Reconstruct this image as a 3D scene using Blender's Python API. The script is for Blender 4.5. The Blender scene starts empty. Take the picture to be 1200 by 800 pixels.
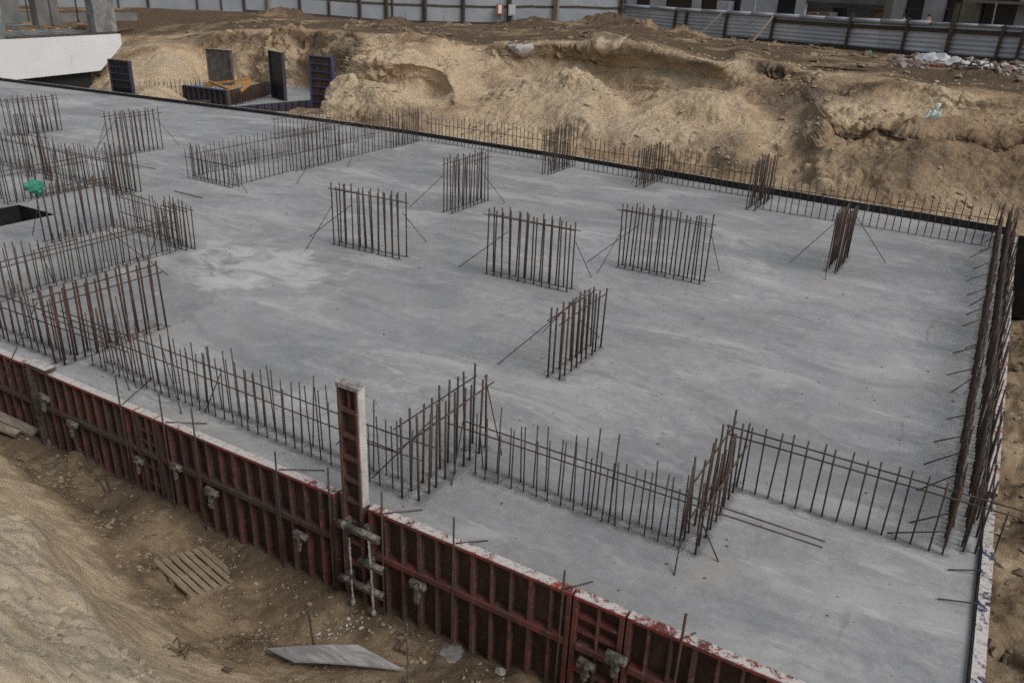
import bpy, bmesh, math, random
import numpy as np
from mathutils import Vector, Matrix, Quaternion
random.seed(7); RNG = np.random.default_rng(7)
S = bpy.context.scene; COL = S.collection
# ------------------------------------------------------------------ camera
YAW, PIT, ROLL, FPX, H = -.517305, .412474, .041115, 957.08, 6.2
cf = np.array([math.sin(YAW)*math.cos(PIT), math.cos(YAW)*math.cos(PIT), -math.sin(PIT)])
_r0 = np.array([math.cos(YAW), -math.sin(YAW), 0]); _u0 = np.cross(_r0, cf)
cr = _r0*math.cos(ROLL)+_u0*math.sin(ROLL); cu = np.cross(cr, cf)
CP = np.array([0, 0, H])
def ray(x, y): return cf*FPX+cr*(x-600)-cu*(y-400)
def P(x, y, z=0.0):
    d = ray(x, y); return CP+d*((z-H)/d[2])
def PY(x, y, Y):
    d = ray(x, y); return CP+d*(Y/d[1])
def PX(x, y, X):
    d = ray(x, y); return CP+d*(X/d[0])
def PL(x, y, a, b):                       # survey ray against the vertical plane through plan points a, b
    d = ray(x, y); n = np.array([-(b[1]-a[1]), b[0]-a[0], 0.])
    t = (n@(np.array([a[0], a[1], 0])-CP))/(n@d); return CP+d*t
cam = bpy.data.cameras.new('camera'); co = bpy.data.objects.new('camera', cam); COL.objects.link(co)
M3 = Matrix((cr, cu, -cf)).transposed()
co.matrix_world = Matrix.Translation(CP) @ M3.to_4x4()
cam.sensor_width = 36; cam.lens = FPX/1200*36; cam.clip_end = 3000; cam.clip_start = .1
cam.dof.use_dof = True; cam.dof.focus_distance = 15; cam.dof.aperture_fstop = 1.5
S.camera = co
# ------------------------------------------------------------------ noise
def _h(ix, iy, s):
    h = (ix*374761393+iy*668265263+s*974634777) & 0xffffffff
    h = ((h ^ (h >> 13))*1274126177) & 0xffffffff
    return (h ^ (h >> 16)) & 0xffff
def perlin(x, y, s=0):
    x0 = np.floor(x).astype(np.int64); y0 = np.floor(y).astype(np.int64); fx = x-x0; fy = y-y0
    u = fx*fx*fx*(fx*(fx*6-15)+10); v = fy*fy*fy*(fy*(fy*6-15)+10)
    def g(i, j):
        a = _h(x0+i, y0+j, s)*(2*math.pi/65536); return np.cos(a)*(fx-i)+np.sin(a)*(fy-j)
    return ((g(0, 0)*(1-u)+g(1, 0)*u)*(1-v)+(g(0, 1)*(1-u)+g(1, 1)*u)*v)*1.5
def fbm(x, y, o=5, s=0, gain=.5):
    t = 0; a = 1
    for i in range(o): t = t+a*perlin(x, y, s+i); x = x*2.03+3.1; y = y*2.03+1.7; a *= gain
    return t
def ridged(x, y, o=4, s=0):
    t = 0; a = 1
    for i in range(o): t = t+a*(1-2*np.abs(perlin(x, y, s+i))); x = x*2.1+3.1; y = y*2.1+1.7; a *= .5
    return t
def worley(x, y, z, s=0):
    x0, y0, z0 = [np.floor(v).astype(np.int64) for v in (x, y, z)]; best = np.full(np.shape(x), 9.)
    for i in (-1, 0, 1):
        for j in (-1, 0, 1):
            for k_ in (-1, 0, 1):
                h = _h(x0+i, y0+j, s+(z0+k_)*7919); h2 = (h*40503+12345) & 0xffff; h3 = (h2*30011+777) & 0xffff
                d_ = (x0+i+h/65536.-x)**2+(y0+j+h2/65536.-y)**2+(z0+k_+h3/65536.-z)**2; best = np.minimum(best, d_)
    return np.sqrt(best)
def sstep(a, b, x):
    t = np.clip((x-a)/(b-a), 0, 1); return t*t*(3-2*t)
# ------------------------------------------------------------------ materials
MATS = {}
class NT:
    def __init__(s, name):
        m = bpy.data.materials.new(name); m.use_nodes = True; s.m = m; s.t = m.node_tree; s.b = s.t.nodes['Principled BSDF']; MATS[name] = m
        s.co = s.n('ShaderNodeTexCoord').outputs['Object']
    def n(s, k, **kw):
        x = s.t.nodes.new(k)
        for a, v in kw.items(): setattr(x, a, v)
        return x
    def l(s, a, b): s.t.links.new(a, b)
    def val(s, sock, v):
        if hasattr(v, 'is_linked') or hasattr(v, 'links'): s.l(v, sock)
        else: sock.default_value = v
    def mapping(s, scale, rot=(0, 0, 0), src=None):
        x = s.n('ShaderNodeMapping'); x.inputs['Scale'].default_value = scale; x.inputs['Rotation'].default_value = rot; s.l(src or s.co, x.inputs[0]); return x.outputs[0]
    def noise(s, scale, detail=4, rough=.55, dist=0, vec=None):
        x = s.n('ShaderNodeTexNoise'); x.inputs['Scale'].default_value = scale; x.inputs['Detail'].default_value = detail
        x.inputs['Roughness'].default_value = rough; x.inputs['Distortion'].default_value = dist; s.l(vec or s.co, x.inputs['Vector']); return x.outputs['Fac']
    def ramp(s, fac, a, b, ca=0., cb=1.):
        x = s.n('ShaderNodeMapRange'); x.interpolation_type = 'SMOOTHSTEP'; s.l(fac, x.inputs['Value'])
        for i, v in zip(('From Min', 'From Max', 'To Min', 'To Max'), (a, b, ca, cb)): x.inputs[i].default_value = v
        return x.outputs[0]
    def math(s, op, a, b=0.):
        x = s.n('ShaderNodeMath', operation=op); s.val(x.inputs[0], a); s.val(x.inputs[1], b); return x.outputs[0]
    def mix(s, f, a, b):
        x = s.n('ShaderNodeMix', data_type='RGBA'); s.val(x.inputs['Factor'], f)
        for k, v in (('A', a), ('B', b)):
            i = [q for q in x.inputs if q.name == k and q.type == 'RGBA'][0]
            if isinstance(v, tuple): i.default_value = (*v, 1)
            else: s.l(v, i)
        return [q for q in x.outputs if q.type == 'RGBA'][0]
    def fin(s, col, rough=.8, bump=None, bs=.3, bd=.02, metal=0., spec=.3):
        if isinstance(col, tuple): s.b.inputs['Base Color'].default_value = (*col, 1)
        else: s.l(col, s.b.inputs['Base Color'])
        s.val(s.b.inputs['Roughness'], rough); s.val(s.b.inputs['Metallic'], metal); s.b.inputs['Specular IOR Level'].default_value = spec
        if bump is not None:
            x = s.n('ShaderNodeBump'); x.inputs['Strength'].default_value = bs; x.inputs['Distance'].default_value = bd
            s.l(bump, x.inputs['Height']); s.l(x.outputs[0], s.b.inputs['Normal'])
        return s.m
def attr(s, name):
    x = s.n('ShaderNodeAttribute'); x.attribute_name = name; return x.outputs['Fac']
def rnd(s): return s.n('ShaderNodeObjectInfo').outputs['Random']
# concrete slab
k = NT('slab_concrete')
big = k.noise(.22, 5, .6, .6); mid = k.noise(1.1, 6, .65, .8)
str1 = k.noise(1., 6, .65, .5, k.mapping((.7, 1.7, 1), (0, 0, math.radians(12)))); str2 = k.noise(1., 5, .6, .3, k.mapping((2.5, 9, 1), (0, 0, math.radians(-6))))
mot = k.noise(3.4, 7, .75, .5); fine = k.noise(45, 5, .7); pit = k.noise(11, 6, .75)
c = k.mix(k.ramp(big, .33, .66), (.242, .25, .257), (.362, .368, .372))
c = k.mix(k.math('MULTIPLY', k.ramp(str1, .50, .68), .36), c, (.55, .548, .54))
c = k.mix(k.math('MULTIPLY', k.ramp(mid, .54, .70), .55), c, (.225, .233, .242))
c = k.mix(k.math('MULTIPLY', k.ramp(mot, .5, .66), .34), c, (.50, .495, .485)); c = k.mix(k.math('MULTIPLY', k.ramp(mot, .5, .36), .40), c, (.19, .193, .195))
c = k.mix(k.math('MULTIPLY', k.ramp(str2, .55, .75), .25), c, (.54, .54, .535))
c = k.mix(k.math('MULTIPLY', k.ramp(pit, .46, .64), .42), c, (.19, .195, .2))
c = k.mix(k.math('MULTIPLY', k.ramp(fine, .5, .66), .36), c, (.58, .58, .57))
vo = k.n('ShaderNodeTexVoronoi', feature='F1'); vo.inputs['Scale'].default_value = .23; vv_ = k.n('ShaderNodeVectorMath', operation='ADD'); k.l(k.co, vv_.inputs[0]); nn_ = k.n('ShaderNodeTexNoise'); nn_.inputs['Scale'].default_value = .7; nn_.inputs['Detail'].default_value = 5; k.l(k.co, nn_.inputs['Vector']); sc_ = k.n('ShaderNodeVectorMath', operation='SCALE'); k.l(nn_.outputs['Color'], sc_.inputs[0]); sc_.inputs['Scale'].default_value = 2.2; k.l(sc_.outputs[0], vv_.inputs[1]); k.l(vv_.outputs[0], vo.inputs['Vector'])
sep_ = k.n('ShaderNodeSeparateColor'); k.l(vo.outputs['Color'], sep_.inputs[0]); c = k.mix(k.math('MULTIPLY', sep_.outputs[0], .36), c, (.19, .197, .205)); c = k.mix(k.math('MULTIPLY', k.math('GREATER_THAN', sep_.outputs[1], .72), .16), c, (.52, .525, .53))
br_ = k.n('ShaderNodeTexBrick'); br_.offset = .37; br_.inputs['Color1'].default_value = (0, 0, 0, 1); br_.inputs['Color2'].default_value = (1, 1, 1, 1); br_.inputs['Mortar'].default_value = (.5, .5, .5, 1); br_.inputs['Scale'].default_value = 1; br_.inputs['Brick Width'].default_value = 90; br_.inputs['Row Height'].default_value = 2.45; br_.inputs['Mortar Size'].default_value = .035; br_.inputs['Mortar Smooth'].default_value = .6
wv_ = k.n('ShaderNodeVectorMath', operation='SCALE'); k.l(nn_.outputs['Color'], wv_.inputs[0]); wv_.inputs['Scale'].default_value = .5; wa_ = k.n('ShaderNodeVectorMath', operation='ADD'); k.l(k.co, wa_.inputs[0]); k.l(wv_.outputs[0], wa_.inputs[1]); k.l(wa_.outputs[0], br_.inputs['Vector'])
bc_ = k.n('ShaderNodeSeparateColor'); k.l(br_.outputs['Color'], bc_.inputs[0]); c = k.mix(k.math('MULTIPLY', bc_.outputs[0], .16), c, (.20, .20, .20)); c = k.mix(k.math('MULTIPLY', br_.outputs['Fac'], k.math('MULTIPLY', k.ramp(k.noise(.6, 4), .4, .6), .4)), c, (.17, .17, .17))
pz = k.noise(1., 6, .62, .9, k.mapping((.28, .62, 1), (0, 0, math.radians(8)))); c = k.mix(k.math('MULTIPLY', k.ramp(pz, .52, .64), .42), c, (.50, .50, .495)); c = k.mix(k.math('MULTIPLY', k.ramp(pz, .47, .36), .42), c, (.18, .187, .195))
pq = k.noise(1., 6, .7, .5, k.mapping((.9, 3.2, 1), (0, 0, math.radians(5)))); c = k.mix(k.math('MULTIPLY', k.math('MULTIPLY', k.ramp(pq, .55, .66), k.ramp(pz, .44, .56)), .38), c, (.58, .577, .565))
# laitance bloom left by a puddle
g = k.n('ShaderNodeVectorMath', operation='DISTANCE'); k.l(k.mapping((.55, 1, 1)), g.inputs[0]); g.inputs[1].default_value = (-14.1*.55, 12.6, 0)
d = k.math('ADD', g.outputs['Value'], k.math('MULTIPLY', k.math('SUBTRACT', k.noise(.9, 6, .65, 1.), .5), 3.2))
c = k.mix(k.math('MULTIPLY', k.math('MULTIPLY', k.ramp(d, 1.5, .9), k.ramp(k.noise(.9, 7, .68, .8, k.mapping((1, 1.6, 1))), .38, .56)), .55), c, (.60, .60, .59))
c = k.mix(k.math('MULTIPLY', k.ramp(k.noise(.5, 6, .65, .8), .52, .68), .4), c, (.345, .33, .295))
k.fin(c, k.ramp(mid, .3, .7, .82, .58), k.math('ADD', k.math('MULTIPLY', fine, .5), k.math('ADD', k.math('MULTIPLY', str2, .9), k.math('MULTIPLY', pit, .8))), .35, .012)
def sandmat(name, gr, bs_, dry, mid_, wet_shade, gcol):
    k = NT(name); m = attr(k, 'moist_shade'); g = attr(k, 'grey'); n1 = k.noise(.8, 6, .65, .6); n2 = k.noise(6, 6, .7, .3); n3 = k.noise(40, 4, .7)
    f = k.math('ADD', m, k.math('ADD', k.math('MULTIPLY', k.math('SUBTRACT', n1, .5), 1.0), k.math('MULTIPLY', k.math('SUBTRACT', n2, .5), .6)))
    c = k.mix(k.ramp(f, .0, .5), dry, mid_); c = k.mix(k.ramp(f, .45, 1.), c, wet_shade)
    c = k.mix(k.math('MULTIPLY', g, k.ramp(n1, .3, .6)), c, gcol)
    c = k.mix(k.math('MULTIPLY', k.ramp(k.noise(2.2, 5, .6, 1.5), .57, .72), .4), c, (.34, .30, .25))
    c = k.mix(k.math('MULTIPLY', k.ramp(n3, .52, .72), gr), c, wet_shade)
    v_ = k.n('ShaderNodeTexVoronoi', feature='SMOOTH_F1'); v_.inputs['Scale'].default_value = 7; k.l(k.co, v_.inputs['Vector']); lum = k.math('MULTIPLY', k.math('SUBTRACT', 1., v_.outputs['Distance']), k.ramp(n1, .4, .6))
    c = k.mix(k.math('MULTIPLY', k.ramp(v_.outputs['Distance'], .45, .8), .3), c, wet_shade)
    k.fin(c, .95, k.math('ADD', k.math('ADD', k.math('MULTIPLY', n2, 1.), k.math('MULTIPLY', n3, .3)), k.math('MULTIPLY', lum, .7)), bs_, .11, spec=.1)
sandmat('bank_sand', .4, .9, (.57, .445, .295), (.36, .257, .16), (.125, .088, .057), (.44, .375, .305))
sandmat('pit_sand', .2, .55, (.50, .395, .265), (.275, .203, .13), (.115, .085, .057), (.46, .385, .285))
k = NT('rust_rebar'); n = k.noise(9, 4, .7); r = rnd(k)
c = k.mix(k.ramp(n, .35, .7), (.042, .036, .033), (.105, .076, .06)); c = k.mix(k.math('MULTIPLY', k.ramp(r, .55, 1.), .6), c, (.10, .056, .036)); c = k.mix(k.math('MULTIPLY', k.ramp(r, .35, 0.), .7), c, (.055, .052, .052))
k.fin(c, .75, spec=.25)
k = NT('red_rebar'); n = k.noise(6, 4, .7); c = k.mix(k.ramp(n, .4, .65), (.042, .031, .028), (.115, .05, .038)); k.fin(c, .75, spec=.25)
def painted(name, paint, rust, splash_amt=.5, top=0., dust=.75):
    k = NT(name); n = k.noise(5, 6, .7, .4); n2 = k.noise(14, 5, .7); n3 = k.noise(1.6, 6, .7, 1)
    c = k.mix(k.ramp(n, .42, .62), paint, rust); c = k.mix(k.math('MULTIPLY', k.ramp(n3, .40, .56), dust), c, (.07, .058, .05))
    c = k.mix(k.math('MULTIPLY', k.ramp(n2, .58, .66), splash_amt), c, (.30, .28, .255))
    if top:      # concrete spilt on the upper faces
        x = k.n('ShaderNodeSeparateXYZ'); k.l(k.n('ShaderNodeNewGeometry').outputs['Normal'], x.inputs[0])
        pos = k.n('ShaderNodeSeparateXYZ'); k.l(k.n('ShaderNodeNewGeometry').outputs['Position'], pos.inputs[0])
        bias = k.math('ADD', k.ramp(pos.outputs[0], -9, -2, .10, .0), k.ramp(pos.outputs[0], .6, 1.0, 0., .05))
        f = k.ramp(k.math('ADD', k.noise(8, 7, .8, .8), k.math('ADD', bias, k.math('MULTIPLY', k.math('SUBTRACT', k.noise(1.1, 4), .5), .5))), .46, .53)
        c = k.mix(k.math('MULTIPLY', k.ramp(x.outputs[2], .6, .9), k.math('MULTIPLY', f, top)), c, (.56, .53, .50))
        c = k.mix(k.math('MULTIPLY', k.ramp(k.noise(26, 5, .75), .57, .63), .75), c, (.05, .043, .04))
    c = k.mix(k.math('MULTIPLY', k.ramp(k.noise(1., 5, .7, .3, k.mapping((9, 9, .9))), .56, .68), .5), c, (.16, .145, .13))
    if not top: c = k.mix(k.math('MULTIPLY', rnd(k), .38), c, (.085, .07, .062))
    k.fin(c, .65, n2, .3, .01)
painted('red_formwork_top', (.30, .045, .04), (.14, .04, .034), .3, .95, .3)
painted('red_formwork_paint', (.105, .034, .029), (.05, .03, .026), .22, 0., .85)
painted('red_formwork_bright', (.22, .05, .043), (.10, .038, .033), .3, 0., .5)
painted('faded_red_formwork', (.20, .068, .06), (.09, .045, .04), .4, 0., .6)
painted('blue_formwork_paint', (.018, .025, .085), (.02, .023, .045), .25, 0., .5)
painted('blue_formwork_bright', (.055, .08, .23), (.045, .056, .12), .3, 0., .25)
painted('splashed_blue', (.02, .035, .13), (.03, .035, .06), .3, 1., .4)
painted('splashed_timber', (.10, .085, .07), (.06, .05, .042), .3, .9, .5)
k = NT('stained_plywood'); n = k.noise(3, 6, .7, .5, k.mapping((1, 1, .4))); c = k.mix(k.ramp(n, .35, .7), (.04, .027, .022), (.095, .055, .042)); c = k.mix(k.math('MULTIPLY', k.ramp(k.noise(9, 5, .7), .55, .7), .5), c, (.15, .13, .11)); k.fin(c, .8)
k = NT('black_film_ply'); n = k.noise(2, 6, .7, .5); c = k.mix(k.ramp(n, .4, .75), (.012, .012, .013), (.035, .032, .03)); k.fin(c, .55)
k = NT('grey_film_ply'); n = k.noise(2.5, 6, .7, .5); c = k.mix(k.ramp(n, .35, .7), (.055, .052, .05), (.14, .13, .12)); k.fin(c, .7)
k = NT('concrete_splash'); n = k.noise(14, 5, .7, .4); c = k.mix(k.ramp(n, .35, .7), (.17, .16, .145), (.44, .42, .39)); k.fin(c, .9, n, .6, .02)
k = NT('clamp_steel'); n = k.noise(12, 5, .7, .4); c = k.mix(k.ramp(n, .4, .7), (.07, .065, .058), (.22, .205, .18)); k.fin(c, .8, n, .6, .02)
k = NT('white_board'); n = k.noise(.7, 4, .6); c = k.mix(k.ramp(n, .4, .7), (.74, .76, .785), (.80, .815, .83)); b_ = k.n('ShaderNodeTexBrick'); b_.inputs['Scale'].default_value = 1; b_.inputs['Brick Width'].default_value = 1.25; b_.inputs['Row Height'].default_value = .6; b_.inputs['Mortar Size'].default_value = .012; k.l(k.mapping((1, 1, 1), (math.radians(90), 0, math.radians(90))), b_.inputs['Vector']); c = k.mix(k.math('MULTIPLY', b_.outputs['Fac'], .35), c, (.4, .41, .42)); c = k.mix(k.math('MULTIPLY', k.ramp(k.noise(1.6, 6, .7, .5, k.mapping((1, 1, .4))), .58, .75), .4), c, (.42, .40, .37)); k.fin(c, .7)
k = NT('cast_concrete'); n = k.noise(1.3, 6, .65, .4); c = k.mix(k.ramp(n, .35, .7), (.12, .125, .125), (.27, .27, .262)); k.fin(c, .85, k.noise(9, 5), .3, .02)
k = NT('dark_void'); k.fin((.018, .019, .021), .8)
k = NT('window_dark'); k.fin((.012, .014, .018), .12, spec=.5)
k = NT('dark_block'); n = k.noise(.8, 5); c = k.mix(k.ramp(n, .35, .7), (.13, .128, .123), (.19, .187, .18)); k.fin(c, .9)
k = NT('grey_render'); n = k.noise(.6, 5); c = k.mix(k.ramp(n, .35, .7), (.30, .305, .31), (.39, .395, .40)); k.fin(c, .9)
k = NT('olive_render'); n = k.noise(.6, 5); c = k.mix(k.ramp(n, .35, .7), (.17, .16, .125), (.23, .215, .165)); k.fin(c, .9)
k = NT('pale_block'); n = k.noise(1., 5); c = k.mix(k.ramp(n, .35, .7), (.42, .43, .45), (.56, .57, .59)); k.fin(c, .9)
k = NT('fence_sheet'); n = k.noise(.4, 5, .6, .4); r = rnd(k); c = k.mix(k.ramp(n, .35, .7), (.33, .365, .40), (.43, .46, .49)); c = k.mix(k.math('MULTIPLY', r, .35), c, (.27, .29, .31)); c = k.mix(k.math('MULTIPLY', k.ramp(k.noise(1.3, 6, .7, .7), .58, .72), .5), c, (.2, .17, .14)); k.fin(c, .5, metal=.15)
k = NT('galvanised_sheet'); n = k.noise(.5, 5, .6, .4, k.mapping((.5, .5, 2.))); r = rnd(k); c = k.mix(k.ramp(n, .35, .7), (.52, .56, .60), (.70, .72, .74)); c = k.mix(k.math('MULTIPLY', r, .45), c, (.22, .24, .26)); c = k.mix(k.math('MULTIPLY', k.ramp(k.noise(.9, 6, .7, .7, k.mapping((.5, .5, 3))), .56, .7), .5), c, (.13, .115, .10)); k.fin(c, .5, metal=.1)
def wood(name, a, b):
    k = NT(name); n = k.noise(4, 6, .65, .8, k.mapping((.5, 3, 3))); c = k.mix(k.ramp(n, .35, .7), a, b); k.fin(c, .9, n, .4, .01)
wood('weathered_wood', (.16, .135, .105), (.30, .26, .21)); wood('dark_timber', (.045, .036, .03), (.11, .088, .07)); wood('pale_timber', (.28, .23, .18), (.42, .36, .29))
wood('dusty_pallet', (.215, .165, .112), (.32, .25, .175)); wood('yellow_timber', (.40, .20, .05), (.50, .27, .08)); wood('silver_ply', (.2, .195, .19), (.38, .375, .37))
k = NT('green_bag'); n = k.noise(16, 5, .6); c = k.mix(k.ramp(n, .35, .7), (.025, .17, .105), (.06, .31, .21)); k.fin(c, .5, n, .5, .03)
k = NT('white_bag'); n = k.noise(2, 5, .6); c = k.mix(k.ramp(n, .35, .7), (.35, .38, .40), (.62, .64, .66)); k.fin(c, .5, n, .5, .05)
k = NT('teal_bag'); n = k.noise(3, 5, .6); c = k.mix(k.ramp(n, .45, .55), (.62, .66, .64), (.20, .36, .32)); k.fin(c, .5, n, .5, .03)
k = NT('rubble'); r = attr(k, 'tone'); c = k.mix(r, (.10, .07, .055), (.42, .38, .35)); c = k.mix(k.math('MULTIPLY', k.ramp(r, .55, .7), k.ramp(r, .8, .7)), c, (.17, .085, .062)); k.fin(c, .9)
k = NT('clod'); r = attr(k, 'tone'); c = k.mix(r, (.13, .096, .064), (.46, .37, .265)); k.fin(c, .95, k.noise(30, 4), .5, .02)
k = NT('pale_crust'); n = k.noise(3, 6, .7); c = k.mix(k.ramp(n, .35, .7), (.36, .345, .32), (.56, .54, .51)); k.fin(c, .95, k.noise(12, 5), .5, .04)
k = NT('mound_clod'); r = attr(k, 'tone'); c = k.mix(r, (.20, .165, .12), (.44, .385, .30)); k.fin(c, .95, k.noise(30, 4), .5, .02)
k = NT('grey_box'); k.fin((.5, .5, .5), .5)
k = NT('red_box'); k.fin((.35, .10, .07), .6)
k = NT('orange_cloth'); k.fin((.62, .10, .04), .8)
k = NT('dark_cloth'); k.fin((.03, .03, .04), .8)
k = NT('light_cloth'); k.fin((.42, .40, .38), .8)
k = NT('skin'); k.fin((.42, .25, .18), .6)
k = NT('green_ball'); k.fin((.06, .28, .09), .5)
k = NT('brick_red'); n = k.noise(3, 4); c = k.mix(k.ramp(n, .4, .6), (.26, .12, .07), (.36, .19, .10)); k.fin(c, .9)
k = NT('dry_root'); k.fin((.10, .075, .05), .95)
# ------------------------------------------------------------------ object helpers
def tag(o, label=None, cat=None, group=None, kind=None):
    if label: o['label'] = label
    if cat: o['category'] = cat
    if group: o['group'] = group
    if kind: o['kind'] = kind
    return o
def link(o, parent=None):
    COL.objects.link(o)
    if parent: o.parent = parent
    return o
def thing(name, label, cat, loc, group=None):
    o = bpy.data.objects.new(name, None); o.location = loc; o.empty_display_size = .2; link(o); return tag(o, label, cat, group)
class MB:
    def __init__(s): s.bm = bmesh.new()
    def box(s, a, b, jit=0, bev=0):
        c = [(a[i]+b[i])/2 for i in range(3)]; d = [abs(b[i]-a[i]) for i in range(3)]
        return s.obox(c, d, Matrix.Identity(3), jit, bev)
    def obox(s, c, d, R, jit=0, bev=0):
        vs = bmesh.ops.create_cube(s.bm, size=1)['verts']
        if bev: 
            es = list({e for v in vs for e in v.link_edges})
            for v in vs: v.co = Vector((v.co.x*d[0], v.co.y*d[1], v.co.z*d[2]))
            vs = bmesh.ops.bevel(s.bm, geom=es, offset=bev, segments=1, affect='EDGES')['verts']
            sc = (1, 1, 1)
        else: sc = d
        for v in vs:
            q = Vector((v.co.x*sc[0], v.co.y*sc[1], v.co.z*sc[2]))
            if jit: q += Vector((random.uniform(-jit, jit), random.uniform(-jit, jit), random.uniform(-jit, jit)))
            v.co = R @ q + Vector(c)
        return s
    def beam(s, p, q, w, h, jit=0):      # a board from p to q, w across, h tall
        p, q = Vector(p), Vector(q); x = (q-p).normalized(); up = Vector((0, 0, 1))
        if abs(x.z) > .95: up = Vector((0, 1, 0))
        y = up.cross(x).normalized(); z = x.cross(y)
        return s.obox((p+q)/2, ((q-p).length, w, h), Matrix((x, y, z)).transposed(), jit)
    def rod(s, p, q, r, n=8, r2=None):
        p, q = Vector(p), Vector(q); L = (q-p).length
        R = (q-p).to_track_quat('Z', 'Y').to_matrix()
        vs = bmesh.ops.create_cone(s.bm, cap_ends=True, segments=n, radius1=r, radius2=r if r2 is None else r2, depth=L)['verts']
        for v in vs: v.co = R @ v.co + (p+q)/2
        return s
    def path(s, pts, r, n=7):
        for a, b in zip(pts, pts[1:]): s.rod(a, b, r, n)
        return s
    def blob(s, c, r, sub=2, amp=.3, sq=(1, 1, 1), fr=2.):
        vs = bmesh.ops.create_icosphere(s.bm, subdivisions=sub, radius=1)['verts']; o = random.uniform(0, 50)
        from mathutils import noise as mn
        for v in vs:
            k = 1+amp*mn.noise(v.co*fr+Vector((o, o, o))); v.co = Vector((v.co.x*sq[0], v.co.y*sq[1], v.co.z*sq[2]))*r*k+Vector(c)
        return s
    def prism(s, pts, thick):             # polygon extruded along vector
        vs = [s.bm.verts.new(p) for p in pts]; f = s.bm.faces.new(vs)
        r = bmesh.ops.extrude_face_region(s.bm, geom=[f])
        for v in r['geom']:
            if isinstance(v, bmesh.types.BMVert): v.co += Vector(thick)
        bmesh.ops.recalc_face_normals(s.bm, faces=s.bm.faces[:]); return s
    def build(s, name, mat, parent=None, smooth=False, label=None):
        me = bpy.data.meshes.new(name)
        if parent:
            o_ = parent
            off = Vector((0, 0, 0))
            while o_: off += o_.location; o_ = o_.parent
            bmesh.ops.translate(s.bm, verts=s.bm.verts[:], vec=-off)
        s.bm.to_mesh(me); s.bm.free(); me.materials.append(MATS[mat])
        if smooth:
            for p in me.polygons: p.use_smooth = True
        o = bpy.data.objects.new(name, me); link(o, parent)
        if label: o['label'] = label
        return o
    def solo(s, name, mat, label, cat, group=None, smooth=False):     # a thing that is one mesh, its origin at its base
        cs = [v.co for v in s.bm.verts]; b = Vector((sum(c.x for c in cs)/len(cs), sum(c.y for c in cs)/len(cs), min(c.z for c in cs)))
        bmesh.ops.translate(s.bm, verts=s.bm.verts[:], vec=-b); o = s.build(name, mat, None, smooth); o.location = b
        return tag(o, label, cat, group)
def raw_mesh(name, V, F, mat, smooth=True, attrs={}):
    me = bpy.data.meshes.new(name); V = np.asarray(V, np.float32); F = np.asarray(F, np.int32); kf = F.shape[1]
    me.vertices.add(len(V)); me.vertices.foreach_set('co', V.ravel()); me.loops.add(F.size); me.loops.foreach_set('vertex_index', F.ravel())
    me.polygons.add(len(F)); me.polygons.foreach_set('loop_start', np.arange(0, F.size, kf, dtype=np.int32)); me.polygons.foreach_set('loop_total', np.full(len(F), kf, np.int32))
    me.polygons.foreach_set('use_smooth', np.full(len(F), smooth)); me.update(calc_edges=True)
    for k_, a in attrs.items():
        at = me.attributes.new(k_, 'FLOAT', 'POINT'); at.data.foreach_set('value', np.asarray(a, np.float32).ravel())
    me.materials.append(MATS[mat]); o = bpy.data.objects.new(name, me); return link(o)
# shared bar meshes
BAR = {}
def barmesh(r, mat):
    key = (round(r, 4), mat)
    if key not in BAR:
        b = bmesh.new(); bmesh.ops.create_cone(b, cap_ends=True, segments=7, radius1=r, radius2=r, depth=1)
        for v in b.verts: v.co.z += .5
        me = bpy.data.meshes.new('rebar'); b.to_mesh(me); b.free(); me.materials.append(MATS[mat])
        for p in me.polygons: p.use_smooth = len(p.vertices) == 4
        BAR[key] = me
    return BAR[key]
def bar(name, p, q, r, parent, mat='rust_rebar'):
    p, q = Vector(p), Vector(q); o = bpy.data.objects.new(name, barmesh(r, mat)); base = parent.location if parent else Vector((0, 0, 0))
    o.location = p-base; o.rotation_mode = 'QUATERNION'; o.rotation_quaternion = (q-p).to_track_quat('Z', 'Y'); o.scale = (1, 1, (q-p).length)
    return link(o, parent)
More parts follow.
